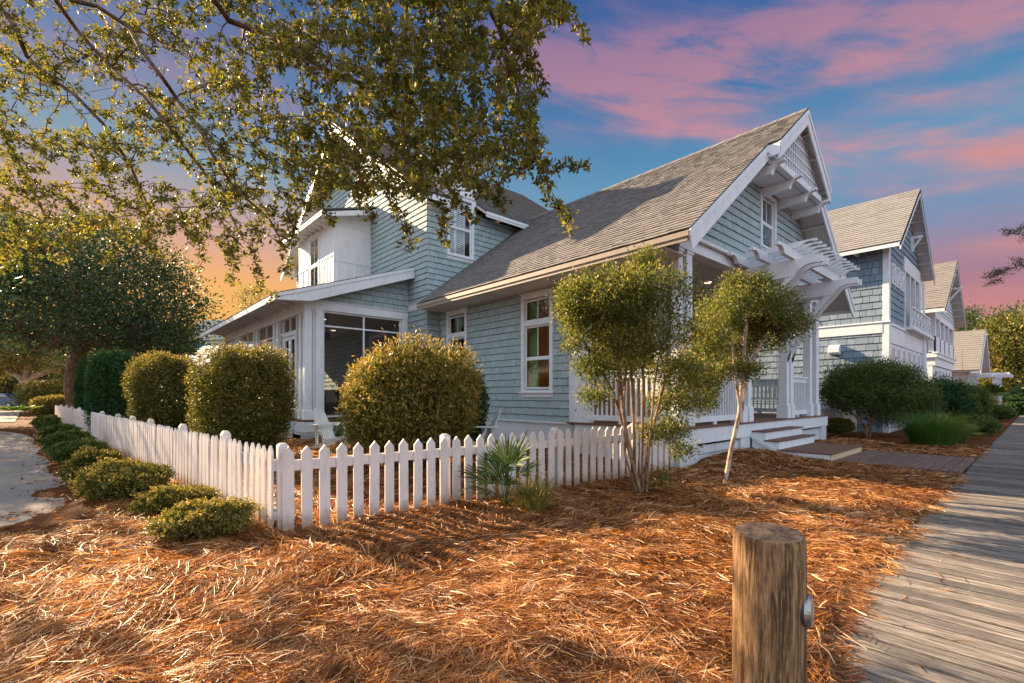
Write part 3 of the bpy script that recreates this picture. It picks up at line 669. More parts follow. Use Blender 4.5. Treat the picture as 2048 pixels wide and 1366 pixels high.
# deck, fascia, skirting, piers
mb = MB(); yy = 4.15
while yy < 6.7: mb.box(7.66, 16.3, yy, yy + .135, .687, .715, rb.random()); yy += .14
mb.build('porch_floor', M['deck'], H1, bevel=.003)
mb = MB(); mb.box(7.72, 16.26, 4.18, 4.22, .40, .686); mb.box(7.70, 7.74, 4.22, 6.6, .40, .686); mb.box(16.22, 16.26, 4.22, 6.6, .40, .686); mb.build('deck_fascia', M['white'], H1, bevel=.004)
for x0, x1 in ((7.72, 8.36), (10.25, 10.72), (13.1, 13.4), (15.75, 16.2)):
    mb = MB(); mb.box(x0, x1, 4.2, 4.75, -.15, .40); mb.build('pier', M['trim'], H1, bevel=.006)
mb = MB()
for zz in (.02, .19): mb.box(8.36, 16.2, 4.27, 4.30, zz, zz + .155)
mb.box(7.76, 7.79, 4.75, 6.6, .02, .36); mb.build('skirting', M['trim'], H1)
# rails
def rail(root, P, a0, a1, z0, z1=1.80, nb=.115, mat='white'):
    mb = MB(); mb.obox(P, a0, a1, z1 - .05, z1, -.055, .055); mb.obox(P, a0, a1, z1 - .17, z1 - .05, -.02, .02); mb.obox(P, a0, a1, z0 + .06, z0 + .17, -.022, .022)
    n = int((a1 - a0) / nb)
    for k in range(n):
        c = a0 + (k + .5) * (a1 - a0) / n; mb.obox(P, c - .016, c + .016, z0 + .17, z1 - .17, -.016, .016)
    for c in (a0 + (a1 - a0) * .5,): mb.obox(P, c - .05, c + .05, z0, z0 + .06, -.02, .02)
    return mb.build('railing', M[mat], root)
rail(H1, wallY(4.36), 8.37, 10.38, .715); rail(H1, wallY(4.36), 13.59, 14.92, .715); rail(H1, wallX(7.92), 4.82, 6.33, .715)
rail(H1, wallX(15.9), 4.5, 4.97, .715); rail(H1, wallX(15.9), 5.23, 6.68, .715)
# steps
SX0, SX1 = 10.75, 13.07
for y0, y1, z in ((3.88, 4.178, .525), (3.62, 3.93, .34), (2.68, 3.68, .158)):
    mb = MB(); yy = y0
    n = max(1, round((y1 - y0) / .14)); 
    for k in range(n): mb.box(SX0 - .02, SX1 + .02, y0 + (y1 - y0) * k / n + .002, y0 + (y1 - y0) * (k + 1) / n - .002, z - .028, z, rb.random())
    mb.build('step_tread', M['deck'], H1, bevel=.003)
for y, z0, z1 in ((3.91, .34, .497), (3.645, .158, .312)):
    mb = MB(); mb.box(SX0 + .01, SX1 - .01, y, y + .03, z0, z1); mb.build('step_riser', M['white'], H1)
mb = MB(); mb.box(SX0, SX1, 2.70, 2.73, -.05, .13); mb.build('step_riser', M['tan'], H1)
for xx in (SX0, SX1 - .04):
    mb = MB(); mb.prism([(xx, 2.73, -.05), (xx, 4.178, -.05), (xx, 4.178, .497), (xx, 3.9, .497), (xx, 3.9, .312), (xx, 3.64, .312), (xx, 3.64, .13), (xx, 2.73, .13)], (.04, 0, 0)); mb.build('stringer', M['white'], H1)
mb = MB(); mb.prism([(SX0 - .035, 4.18, .36), (SX0 - .035, 3.55, .0), (SX0 - .035, 3.4, .0), (SX0 - .035, 4.18, .43)], (.03, 0, 0)); mb.build('brace_board', M['white'], H1)
# pergola over the steps
for xa in (10.46, 10.79, 13.08, 13.41):
    prof = [(4.26, 3.66), (4.26, 4.0), (2.78, 4.0), (2.78, 3.86)] + arc((2.83, 3.855), (3.28, 3.66), .17, 8)
    mb = MB(); mb.prism([(xa, a, b) for a, b in prof], (.075, 0, 0)); mb.build('pergola_arm', M['white'], H1, bevel=.004)
    outer = [(4.24, 2.12)] + arc((4.24, 2.22), (3.28, 3.66), -.045, 8); inner = arc((3.42, 3.66), (4.24, 2.45), .045, 8)
    mb = MB(); mb.prism([(xa + .01, a, b) for a, b in outer + inner], (.055, 0, 0)); mb.build('knee_brace', M['white'], H1, bevel=.003)
for yb in (4.16, 3.74, 3.29):
    prof = [(9.92, 4.002), (14.02, 4.002), (14.25, 4.10), (14.28, 4.18), (9.58, 4.18), (9.58, 4.11)] + arc((9.60, 4.10), (9.92, 4.002), .22, 6)[:-1]
    mb = MB(); mb.prism([(a, yb - .04, b) for a, b in prof], (0, .08, 0)); mb.build('pergola_beam', M['white'], H1, bevel=.003)
for k in range(12):
    xs = 10.36 + .29 * k
    prof = [(4.24, 4.182), (4.24, 4.30), (2.84, 4.30), (2.83, 4.25)] + arc((2.86, 4.245), (3.12, 4.182), .2, 5)
    mb = MB(); mb.prism([(xs - .02, a, b) for a, b in prof], (.04, 0, 0)); mb.build('pergola_slat', M['white'], H1)

# ---- tall rear block
ZR2, SR = 11.55, .72; YE, YRG = 11.4, 17.72; ZE = ZR2 - SR * (YRG - YE); FYE = 2 * YRG - YE
zt2 = lambda y: ZR2 - SR * abs(y - YRG) - .16
wall(H1, wt, [(YT, .3), (12.95, .3), (12.95, 3.85), (YT, 3.85)], SE, seed=21)
wall(H1, wt, [(12.95, .66), (23.4, .66), (23.4, 4.2), (12.95, 4.2)], SE, seed=22, name='screened_porch_wall', holes=[(14.4, 15.6, 1.5, 3.3)])
wall(H1, wt, [(YT, 4.03), (23.4, 4.03), (23.4, zt2(23.4)), (YRG, zt2(YRG)), (YT, zt2(YT))], SE, seed=23)
mb = MB(); mb.box(XT - .03, XT + .02, YT - .03, 12.98, 3.85, 4.03); mb.box(XT + .02, XW - .002, YT - .03, YT + .02, 3.85, 4.03); mb.box(XT - .045, XT, YT - .045, 12.98, 4.03, 4.06); mb.build('belt_board', M['white'], H1, bevel=.004)
wall(H1, wallY(YT), [(XT, .3), (XW, .3), (XW, 3.85), (XT, 3.85)], SE, seed=24, mat='siding')
tw_ = (8.04, 9.05, 5.42, 7.40)
wall(H1, wallY(YT), [(XT, 4.03), (16.1, 4.03), (16.1, 6.95), (XT, 6.95)], SE, seed=25, holes=[(tw_[0] + .05, tw_[1] - .05, tw_[2] + .05, 6.96)])
f = window(H1, wallY(YT), *tw_, [(5.58, 6.42, 0, 0), (6.42, 7.24, 1, 0)], pane='clear', tw=.09)
mb = MB(); zz = 5.6
while zz < 7.2:
    for a, b in ((8.14, 8.37), (8.46, 8.72)): mb.prism([(a, YT + .10, zz), (b, YT + .10, zz), (b, YT + .135, zz + .05), (a, YT + .135, zz + .05)], (0, .008, 0))
    zz += .062
for a in (8.10, 8.37, 8.41, 8.73): mb.box(a, a + .04, YT + .09, YT + .13, 5.55, 7.25)
mb.build('shutter', M['louvre'], f)
mb = MB(); mb.box(7.9, 9.2, YT + .6, YT + .62, 5.3, 7.5); mb.build('window_back', M['brownwall'], H1)
kr = math.hypot(1, SR)
# front slope, back slope of the tall roof (ridge runs along x)
XG = 6.82; X2 = 16.6
fl = YRG - YE
sl_ = fl * kr
roofslope(H1, (0, YE, ZE), (1, 0, 0), (0, 1, SR), (0, -SR, 1), [(XG, 0), (7.92, 0), (7.92, sl_), (XG, sl_)], seed=31)
roofslope(H1, (0, YE, ZE), (1, 0, 0), (0, 1, SR), (0, -SR, 1), [(7.92, 1.9 * kr), (9.17, 1.9 * kr), (9.17, sl_), (7.92, sl_)], seed=31)
roofslope(H1, (0, YE, ZE), (1, 0, 0), (0, 1, SR), (0, -SR, 1), [(9.17, 0), (X2, 0), (X2, sl_), (9.17, sl_)], seed=31)
roofslope(H1, (0, FYE, ZE), (1, 0, 0), (0, -1, SR), (0, SR, 1), [(XG, 0), (X2, 0), (X2, sl_), (XG, sl_)], seed=32, e=.29, tw=(.3, .6))
mb = MB(); mb.box(XG + .05, 7.92, YE, YE + .03, ZE - .19, ZE - .045); mb.box(9.17, X2, YE, YE + .03, ZE - .19, ZE - .045); mb.box(9.17, X2, YE - .02, YE, ZE - .12, ZE - .03); mb.build('eave_fascia', M['white'], H1)
mb = MB()
def rakeY(mb, ye, ze, y0, y1, s, x, h=.25, t=.035):
    z = lambda y: ze + s * abs(y - ye) - .03
    mb.prism([(x, y0, z(y0)), (x, y1, z(y1)), (x, y1, z(y1) - h * math.hypot(1, s)), (x, y0, z(y0) - h * math.hypot(1, s))], (t, 0, 0))
rakeY(mb, YE, ZE, YE, YRG, SR, XG); mb.build('rake_board', M['white'], H1, bevel=.005); mb = MB(); rakeY(mb, FYE, ZE, FYE, YRG, SR, XG); mb.build('rake_board', M['white'], H1, bevel=.005)
mb = MB(); mb.quad([(16.1, YT, 0), (16.1, 23.4, 0), (16.1, 23.4, 7), (16.1, YRG, 11.3), (16.1, YT, 7)]); mb.quad([(XT, 23.4, 0), (16.1, 23.4, 0), (16.1, 23.4, 7.2), (XT, 23.4, 7.2)]); mb.quad([(16.0, 6.75, 0), (16.0, 11.9, 0), (16.0, 11.9, 4.4), (16.0, 6.75, 4.4)]); mb.build('rear_wall', M['siding'], H1)
# wall dormer over the window
mb = MB(); mb.box(7.95, 9.14, YT - .02, YT + 2.2, 7.40, 8.50); mb.box(7.95, 8.05, YT - .02, YT, 6.9, 7.42); mb.box(9.06, 9.14, YT - .02, YT, 6.9, 7.42); mb.build('dormer_wall', M['white'], H1)
mb = MB(); mb.prism([(7.95, YT - .02, 8.5), (9.14, YT - .02, 8.5), (8.545, YT - .02, 8.95)], (0, 2.4, 0)); mb.build('dormer_gable', M['white'], H1)
for sg in (-1, 1):
    mb = MB(); mb.prism([(8.545, YT - .35, 9.10), (8.545 + sg * .85, YT - .35, 8.46), (8.545 + sg * .85, YT - .35, 8.36), (8.545, YT - .35, 9.0)], (0, 3.2, 0)); mb.build('dormer_roof', M['roof'], H1)
# white bay on the tall wall
XB, BY0, BY1 = 6.08, 15.57, 19.1
mb = MB()
for yq in (BY0, BY1 - .03): mb.prism([(XB, yq, 4.4), (XT, yq, 4.4), (XT, yq, 7.64), (XB, yq, 7.26)], (0, .03, 0))
mb.box(XB, XB + .03, BY0 + .03, 16.85, 4.4, 7.26); mb.box(XB, XB + .03, 17.85, BY1 - .03, 4.4, 7.26); mb.box(XB, XB + .03, 16.85, 17.85, 7.0, 7.26); mb.build('bay_wall', M['white'], H1)
mb = MB()
for yy in np.arange(BY0 + .05, BY1, .27):
    if not (16.75 < yy < 17.9): mb.box(XB - .02, XB, yy, yy + .05, 4.7, 5.95)
mb.box(XB - .025, XB, BY0, 16.85, 5.95, 6.02); mb.box(XB - .025, XB, 17.85, BY1, 5.95, 6.02)
for xx in np.arange(XB + .1, XT - .05, .3): mb.box(xx, xx + .05, BY0 - .02, BY0, 4.9, 5.75)
mb.box(XB, XT, BY0 - .02, BY0, 5.75, 5.80); mb.box(XB, XT, BY0 - .02, BY0, 6.95, 7.0); mb.build('bay_batten', M['white'], H1)
window(H1, wallX(XB), 16.85, 17.85, 4.9, 7.0, [(5.1, 5.9, 1, 0), (5.95, 6.88, 1, 0)], tw=.08, recess=False, apron=.08)
s_b = .30
roofslope(H1, (5.55, 0, 7.20), (0, 1, 0), (1, 0, s_b), (-s_b, 0, 1), [(15.15, 0), (19.5, 0), (19.5, 1.9), (15.15, 1.9)], seed=35, th=.09, name='bay_roof')
mb = MB(); mb.prism([(5.55, 15.15, 7.16), (7.36, 15.15, 7.70), (7.36, 15.15, 7.46), (5.62, 15.15, 6.98)], (0, .035, 0)); mb.box(5.53, 5.56, 15.15, 19.5, 7.03, 7.16); mb.build('bay_fascia', M['white'], H1)
for yy in np.arange(15.4, 19.3, .42):
    pr = [(5.6, 7.07), (6.06, 7.22)] + arc((6.06, 7.03), (5.6, 7.0), -.12, 5); mb = MB(); mb.prism([(a, yy, b) for a, b in pr], (0, .05, 0)); mb.build('rafter_tail', M['white'], H1)

# ---- screened side porch
XP, YP, PZ0 = 4.26, 12.985, .64; YPE = 23.0
s_p = (5.15 - 3.83) / (7.33 - 3.45); kp = math.hypot(1, s_p); ex = 3.46
roofslope(H1, (ex, 0, 3.83), (0, 1, 0), (1, 0, s_p), (-s_p, 0, 1), [(12.59, 0), (YPE, 0), (YPE, (XT - ex) * kp), (12.59, (XT - ex) * kp)], seed=41, th=.08, name='porch_roof')
zp = lambda x: 3.83 + s_p * (x - ex)
mb = MB(); mb.prism([(ex + .02, 12.57, zp(ex) - .03), (XT - .03, 12.57, zp(XT) - .03), (XT - .03, 12.57, zp(XT) - .33), (ex + .85, 12.57, zp(ex) - .10), (ex + .05, 12.57, zp(ex) - .17)], (0, .04, 0))
mb.prism([(ex, 12.55, zp(ex) - .02), (XT - .03, 12.55, zp(XT) - .02), (XT - .03, 12.55, zp(XT) - .11), (ex, 12.55, zp(ex) - .11)], (0, .02, 0)); mb.build('rake_board', M['white'], H1, bevel=.003)
mb = MB(); mb.box(ex - .02, ex + .02, 12.6, YPE, 3.66, 3.80); mb.build('eave_fascia', M['white'], H1)
k = 0
for yy in np.arange(12.8, YPE - .1, .50):
    pr = [(ex + .03, zp(ex) - .10), (XP, zp(XP) - .10)] + arc((XP, 3.72), (ex + .03, 3.69), -.14, 7); mb = MB(); mb.prism([(a, yy, b) for a, b in pr], (0, .05, 0)); mb.build('rafter_tail', M['white'], H1)
wall(H1, wallY(YP + .02), [(XP + .1, 3.86), (XT, 3.86), (XT, zp(XT) - .1), (XP + .1, zp(XP + .1) - .1)], SE, seed=44, name='porch_gable_siding')
mb = MB(); mb.box(XP, XT - .02, YP - .01, YP + .17, 3.6, 3.83); mb.box(XP - .03, XT - .02, YP - .04, YP + .16, 3.83, 3.86); mb.box(XP, XP + .17, YP + .17, 22.9, 3.5, 3.83); mb.build('porch_beam', M['white'], H1, bevel=.004)
def ppost(x0, x1, y0, y1, base=True):
    mb = MB(); mb.box(x0, x1, y0, y1, PZ0, 3.6); p = mb.build('screen_porch_post', M['white'], H1, bevel=.005)
    if base: mb = MB(); mb.box(x0 - .03, x1 + .03, y0 - .03, y1 + .03, PZ0, PZ0 + .24); mb.build('post_base', M['white'], p, bevel=.005)
ppost(XP + .02, XP + .19, YP, YP + .17); ppost(XP + .31, XP + .50, YP, YP + .17); ppost(XT - .22, XT - .03, YP, YP + .17, False)
ppost(XP + .02, XP + .19, YP + .33, YP + .50)
for a, b in ((15.35, 15.5), (15.72, 15.9), (17.75, 17.9), (18.1, 18.25), (20.3, 20.45), (20.65, 20.8), (22.7, 22.9)): ppost(XP + .02, XP + .17, a, b, False)
# screen frames and screens
Pf = wallY(YP + .08); Ps = wallX(XP + .10)
def screened(P, a0, a1, vs, hs, b0=PZ0 + .05, b1=3.6):
    mb = MB(); ring(mb, P, a0, a1, b0, b1, .045, -.025, .025)
    for v in vs: mb.obox(P, v - .022, v + .022, b0 + .045, b1 - .045, -.022, .022)
    for h in hs: mb.obox(P, a0 + .045, a1 - .045, h - .022, h + .022, -.019, .019)
    f = mb.build('screen_frame', M['white'], H1)
    s = MB(); s.quad([P.pt(a0 + .02, b0 + .02, -.028), P.pt(a1 - .02, b0 + .02, -.028), P.pt(a1 - .02, b1 - .02, -.028), P.pt(a0 + .02, b1 - .02, -.028)]); s.build('screen', M['screen'], f)
screened(Pf, XP + .51, XT - .225, [5.95], [3.19]); screened(Pf, XP + .195, XP + .305, [], [])
screened(Ps, YP + .505, 13.80, [], []); screened(Ps, 15.05, 15.34, [], [3.1]); screened(Ps, 15.5, 15.72, [], []); screened(Ps, 15.92, 17.74, [16.83], [2.95, 3.1]); screened(Ps, 18.27, 20.28, [19.3], [3.0]); screened(Ps, 20.82, 22.68, [21.8], [3.0])
# double door with a divided transom in the side screen wall
screened(Ps, 13.82, 15.03, [14.42], [], b0=3.08)
mb = MB(); ring(mb, Ps, 13.82, 15.03, PZ0 + .02, 3.07, .07, -.04, .04); mb.build('door_frame', M['white'], H1)
for a0, a1 in ((13.90, 14.42), (14.43, 14.95)):
    mb = MB(); ring(mb, Ps, a0, a1, PZ0 + .04, 2.98, .10, -.02, .02, wb=.25); mb.obox(Ps, a0 + .1, a1 - .1, 1.75, 1.80, -.015, .015); d = mb.build('porch_door', M['white'], H1)
    s = MB(); s.quad([Ps.pt(a0 + .09, .9, 0), Ps.pt(a1 - .09, .9, 0), Ps.pt(a1 - .09, 2.9, 0), Ps.pt(a0 + .09, 2.9, 0)]); s.build('pane', M['glass'], d)
mb = MB(); mb.tube([(XP + .02, 14.40, 1.75), (XP - .04, 14.40, 1.75), (XP - .04, 14.32, 1.75)], .012, 6); mb.build('door_handle', M['dark'], H1)
mb = MB(); mb.box(XP - .02, XT, YP - .02, 22.9, .58, PZ0); mb.build('screen_porch_floor', M['deck'], H1)
mb = MB(); mb.box(XP, XT - .02, YP + .0, YP + .04, .22, .58); mb.box(XP, XP + .04, YP + .04, 22.9, .22, .58); mb.build('deck_fascia', M['trim'], H1)
mb = MB(); mb.box(XP - .04, XP + .55, YP - .04, YP + .55, .30, .575); mb.box(XP + .06, XP + .42, YP + .05, YP + .45, -.1, .30); mb.build('pier', M['trim'], H1, bevel=.006)
mb = MB(); yy = YP + .2
while yy < 22.8: mb.box(XP + .17, XT - .02, yy, yy + .085, 3.63, 3.65); yy += .095
mb.box(XP + .17, XT - .02, YP + .17, 22.8, 3.651, 3.68); mb.build('porch_ceiling', M['soffit'], H1)
for xx, yy in ((5.4, 14.7), (6.6, 17.0)):
    mb = MB(); mb.tube([(xx, yy, 3.63), (xx, yy, 3.615)], .08, 18); mb.build('recessed_light', M['can'], H1)
window(H1, wt, 14.35, 15.65, 1.45, 3.35, [(1.65, 2.45, 1, 0), (2.45, 3.2, 1, 0)])
mb = MB(); mb.box(5.05, 5.2, 13.6, 13.75, 2.85, 3.1); mb.tube([(5.12, 13.67, 3.1), (5.12, 13.67, 3.62)], .015, 6); mb.build('hanging_speaker', M['dark'], H1)
for a, b in ((YP + .5, 13.8),): pass
# porch steps by the door
for k, (x0, z) in enumerate(((3.6, .2), (3.9, .42))):
    mb = MB(); mb.box(x0, XP - .03, 13.8, 15.1, z - .2, z); mb.build('side_step', M['trim'], H1)

# things standing on the porches
T = thing('porch_sofa', 'dark wicker sofa with loose cushions inside the screened side porch', 'sofa', (5.9, 14.0, PZ0))
mb = MB(); mb.box(-.9, .9, -.4, .4, .12, .38); mb.build('seat_base', M['sofa'], T, world=False, bevel=.02)
mb = MB(); mb.box(-.9, .9, .3, .42, .38, .82); mb.build('backrest', M['sofa'], T, world=False, bevel=.02)
for sx in (-1, 1):
    mb = MB(); mb.box(sx * .9 - .08, sx * .9 + .08, -.4, .42, .12, .62); mb.build('armrest', M['sofa'], T, world=False, bevel=.02)
for k, xx in enumerate((-.55, .0, .5)):
    mb = MB(); mb.hexa([(xx - .22, .05, .40), (xx + .22, .05, .40), (xx + .22, .18, .40), (xx - .22, .18, .40), (xx - .2, .18, .82), (xx + .2, .20, .80), (xx + .2, .28, .80), (xx - .2, .28, .82)]); mb.build('cushion', M['cushion'], T, world=False, bevel=.03)
for sx in (-.8, .8):
    for sy in (-.32, .34): mb = MB(); mb.box(sx - .03, sx + .03, sy - .03, sy + .03, 0, .12); mb.build('leg', M['sofa'], T, world=False)
T = thing('porch_swing', 'white slatted bench swing at the far end of the front porch', 'swing', (15.2, 5.75, 1.1))
mb = MB()
for k in range(5): mb.box(-.42 + k * .09, -.35 + k * .09, -.65, .65, 0, .025)
mb.build('seat', M['louvre'], T, world=False)
mb = MB(); mb.box(.05, .08, -.65, .65, .5, .58); mb.box(.05, .08, -.65, .65, .06, .12)
for k in range(11): mb.box(.055, .075, -.62 + k * .12, -.58 + k * .12, .12, .5)
mb.build('backrest', M['louvre'], T, world=False)
for sy in (-.6, .6): mb = MB(); mb.tube([(-.2, sy, .02), (-.15, sy, 2.96)], .008, 5); mb.build('chain', M['steel'], T, world=False)
# ------------------------------------------------------------------ neighbouring houses
def corner(mb, x0, x1, y0, y1, z0, z1): mb.box(x0, x1, y0, y1, z0, z1)
def gable_roof_x(root, x0, x1, y0, y1, ze, s, mat='roof2', e=.19, seed=50, th=.12, soft='soffit', name='roof'):
    # ridge along y, slopes to -x and +x, gable ends at y0 / y1
    c = (x0 + x1) / 2; k = math.hypot(1, s); L = (c - x0) * k
    roofslope(root, (x0, 0, ze), (0, 1, 0), (1, 0, s), (-s, 0, 1), [(y0, 0), (y1, 0), (y1, L), (y0, L)], e=e, seed=seed, mat=mat, sof=soft, th=th, name=name, tw=(.25, .6))
    roofslope(root, (x1, 0, ze), (0, 1, 0), (-1, 0, s), (s, 0, 1), [(y0, 0), (y1, 0), (y1, L), (y0, L)], e=e * 2, seed=seed + 1, mat=mat, sof=soft, th=th, name=name, tw=(.5, .9))
    return c, ze + s * (c - x0)
def xrail(mb, P, a0, a1, b0, b1):
    mb.obox(P, a0, a1, b1 - .06, b1, -.04, .04); mb.obox(P, a0, a1, b0, b0 + .06, -.03, .03)
    n = max(1, round((a1 - a0) / .8)); w = (a1 - a0) / n
    for k in range(n + 1): c = a0 + k * w; mb.obox(P, c - .035, c + .035, b0, b1, -.035, .035)
    for k in range(n):
        c0, c1 = a0 + k * w + .1, a0 + (k + 1) * w - .1; bb0, bb1 = b0 + .12, b1 - .12
        ring(mb, P, c0, c1, bb0, bb1, .035, -.02, .02)
        mb.bar(P.pt(c0, bb0), P.pt(c1, bb1), .03, .045, tuple(P.N)); mb.bar(P.pt(c0, bb1), P.pt(c1, bb0), .03, .045, tuple(P.N))
H2 = thing('neighbour_house', 'slate-blue shingled two-storey house with steep grey roof right behind the main house', 'house', (23.7, 9, 0))
AX, BX, FY2 = 20.5, 26.9, 3.49
EX2, EZ2, S2 = 19.9, 6.38, .74; C2 = 23.7; Y2 = 3.05
z2 = lambda x: EZ2 + S2 * (C2 - EX2 - abs(x - C2)) - .16
P = wallX(AX)
wall(H2, P, [(3.62, 3.82), (14, 3.82), (14, 6.7), (3.62, 6.7)], .24, seed=61, mat='siding2', tw=(.14, .36), jit=.006)
wall(H2, P, [(3.62, 0), (14, 0), (14, 3.45), (3.62, 3.45)], .24, seed=62, mat='siding2', tw=(.14, .36), jit=.006)
P2 = wallY(FY2)
wall(H2, P2, [(AX + .2, 3.82), (BX, 3.82), (BX, z2(BX)), (C2, z2(C2)), (AX + .2, z2(AX + .2))], .24, seed=63, mat='siding2', tw=(.2, .5), holes=[(23.3, 26.6, 3.9, 6.05)])
mb = MB(); mb.box(AX - .04, AX + .2, FY2 - .04, FY2 + .14, 0, 6.75); mb.box(AX - .05, AX + .03, FY2 + .14, 14, 3.45, 3.80); mb.box(AX - .08, AX + .03, FY2 - .08, 14, 3.80, 3.85)
mb.build('corner_board', M['white'], H2, bevel=.004); mb = MB(); mb.box(BX - .02, BX + .14, FY2 - .04, FY2 + .14, 3.86, 6.3); mb.build('corner_board', M['white'], H2, bevel=.004)
gable_roof_x(H2, EX2, 2 * C2 - EX2, Y2, 14.5, EZ2, S2, seed=64)
mb = MB(); fx2 = 2 * C2 - EX2
rake(mb, C2, EX2, EZ2, EX2, C2, S2, Y2, h=.2); mb.build('rake_board', M['white'], H2); mb = MB(); rake(mb, C2, fx2, EZ2, fx2, C2, S2, Y2, h=.2); mb.box(EX2, EX2 + .03, Y2, 14.5, EZ2 - .16, EZ2 - .04); mb.build('rake_board', M['white'], H2)
mb = MB()
for k in range(1, 9):
    xx = fx2 - k * .45; mb.bar((xx, Y2 + .05, z2(xx) + .02), (xx, FY2, z2(xx) + .02), .05, .10, (S2, 0, 1))
for yy in (4.3, 5.4, 6.5, 7.6): mb.box(EX2 + .05, AX, yy, yy + .08, EZ2 - .16, EZ2 - .02)
mb.build('lookout', M['white'], H2)
mb = MB(); xx = 24.65; mb.box(xx - .05, xx + .05, FY2 - .12, FY2 - .02, 7.05, 7.65); mb.box(xx - .05, xx + .05, Y2 + .05, FY2 - .12, 7.55, 7.65); mb.bar((xx, FY2 - .08, 7.15), (xx, Y2 + .1, 7.55), .06, .07, (0, 0, 1)); mb.build('gable_bracket', M['white'], H2)
for k, (a0, a1) in enumerate(((20.95, 21.55), (21.75, 22.4), (22.6, 23.15))):   # three square ornament panels
    mb = MB(); ring(mb, P2, a0, a1, 5.2, 5.95, .07, 0, .05); mb.obox(P2, a0 + .07, a1 - .07, 5.27, 5.88, .0, .02)
    for (u0, v0, u1, v1) in ((a0 + .1, 5.3, a1 - .1, 5.85), (a0 + .1, 5.85, a1 - .1, 5.3)): mb.bar(P2.pt(u0, v0, .03), P2.pt(u1, v1, .03), .02, .05, (0, -1, 0))
    mb.obox(P2, (a0 + a1) / 2 - .09, (a0 + a1) / 2 + .09, 5.48, 5.67, .02, .055); mb.build('ornament_panel', M['white'], H2)
# recessed upper balcony
mb = MB(); mb.box(23.2, 26.75, FY2 - .05, FY2 + .05, 6.05, 6.6); mb.build('balcony_header', M['white'], H2, bevel=.004)
mb = MB(); mb.box(23.3, 26.6, 4.7, 4.75, 3.85, 6.3); mb.box(23.25, 23.3, FY2 + .02, 4.75, 3.85, 6.3); mb.box(26.6, 26.65, FY2 + .02, 4.75, 3.85, 6.3); mb.build('balcony_wall', M['siding3'], H2)
for a in (23.45, 24.5, 25.55): window(H2, wallY(4.7), a, a + .9, 3.95, 6.0, [(4.1, 5.85, 1, 2)], recess=False, tw=.07)
for a in (23.3, 24.32, 25.4, 26.45): mb = MB(); mb.box(a, a + .14, FY2 - .06, FY2 + .06, 3.85, 6.05); mb.build('balcony_post', M['white'], H2)
mb = MB(); xrail(mb, wallY(FY2 - .22), 23.3, 27.9, 3.92, 4.68); mb.build('balcony_railing', M['white'], H2)
mb = MB(); mb.box(23.1, 28.4, FY2 - .32, FY2 - .0, 3.78, 3.9); mb.box(AX + .2, 28.35, FY2 - .06, FY2 - .0, 3.10, 3.78); mb.box(AX + .2, 28.4, FY2 - .10, FY2 - .06, 3.70, 3.80); mb.box(BX, 28.5, FY2, 6, 3.1, 3.85); mb.build('balcony_band', M['white'], H2, bevel=.004)
for a in (20.75, 21.75, 22.75, 23.85, 24.95, 26.05, 27.2):
    w = .85; window(H2, P2, a, a + w, .9, 3.08, [(1.1, 2.35, 1, 0), (2.42, 2.96, 1, 0)], recess=False, tw=.09, cap=False)
mb = MB(); mb.box(AX + .2, 28.3, FY2, FY2 + .05, 0, 3.1); mb.box(28.2, 28.35, FY2 - .06, FY2 + .1, 0, 3.1); mb.build('lower_wall', M['white'], H2)
mb = MB(); mb.prism([(AX, 5.20, 2.78), (AX - .20, 5.20, 2.78), (AX - .24, 5.20, 2.86), (AX - .24, 5.20, 3.0), (AX - .14, 5.20, 3.12), (AX, 5.20, 3.14)], (0, -.34, 0)); mb.build('vent_hood', M['white'], H2, bevel=.01)
mb = MB(); mb.tube([(27.1, FY2 - .1, 6.2), (27.1, FY2 - .14, 3.0), (27.1, FY2 - .14, .2)], .045, 6); mb.build('downspout', M['white'], H2)
mb = MB(); mb.quad([(AX + .1, 14, 0), (BX, 14, 0), (BX, 14, z2(BX)), (C2, 14, z2(C2)), (AX + .1, 14, z2(AX + .1))]); mb.quad([(BX, FY2, 0), (BX, 14, 0), (BX, 14, 6.5), (BX, FY2, 6.5)]); mb.build('rear_wall', M['siding2'], H2)

H3 = thing('balcony_house', 'white house with open upper balcony and brownish gabled roof, third along the boardwalk', 'house', (34.7, 9, 0))
A3, B3, F3 = 31.0, 38.5, 3.43; E3, EZ3 = 30.04, 5.45; C3 = 34.7; Y3 = 2.95; f3 = 2 * C3 - E3; S3 = .655
z3 = lambda x: EZ3 + S3 * (C3 - E3 - abs(x - C3)) - .14
gable_roof_x(H3, E3, f3, Y3, 13, EZ3, S3, mat='roof', seed=71, e=.22)
mb = MB(); rake(mb, C3, E3, EZ3, E3, C3, S3, Y3, h=.2); rake(mb, C3, f3, EZ3, f3, C3, S3, Y3, h=.2); mb.box(E3, E3 + .03, Y3, 13, EZ3 - .2, EZ3 - .04); mb.build('rake_board', M['white'], H3)
P3 = wallY(F3); wall(H3, P3, [(A3, 5.45), (B3, 5.45), (B3, z3(B3)), (C3, z3(C3)), (A3, z3(A3))], .2, seed=72, mat='siding3', tw=(1, 3))
mb = MB()
for k in range(1, 9): xx = f3 - k * .5; mb.bar((xx, Y3 + .05, z3(xx)), (xx, F3, z3(xx)), .06, .10, (S3, 0, 1))
mb.build('lookout', M['white'], H3)
for xx in (33.6, 36.2):
    zz = z3(xx) - .05; mb = MB(); mb.box(xx - .05, xx + .05, Y3 - .05, F3, zz - .12, zz); mb.bar((xx, F3 - .02, zz - .7), (xx, Y3, zz - .1), .07, .08, (0, 0, 1)); mb.build('gable_bracket', M['white'], H3)
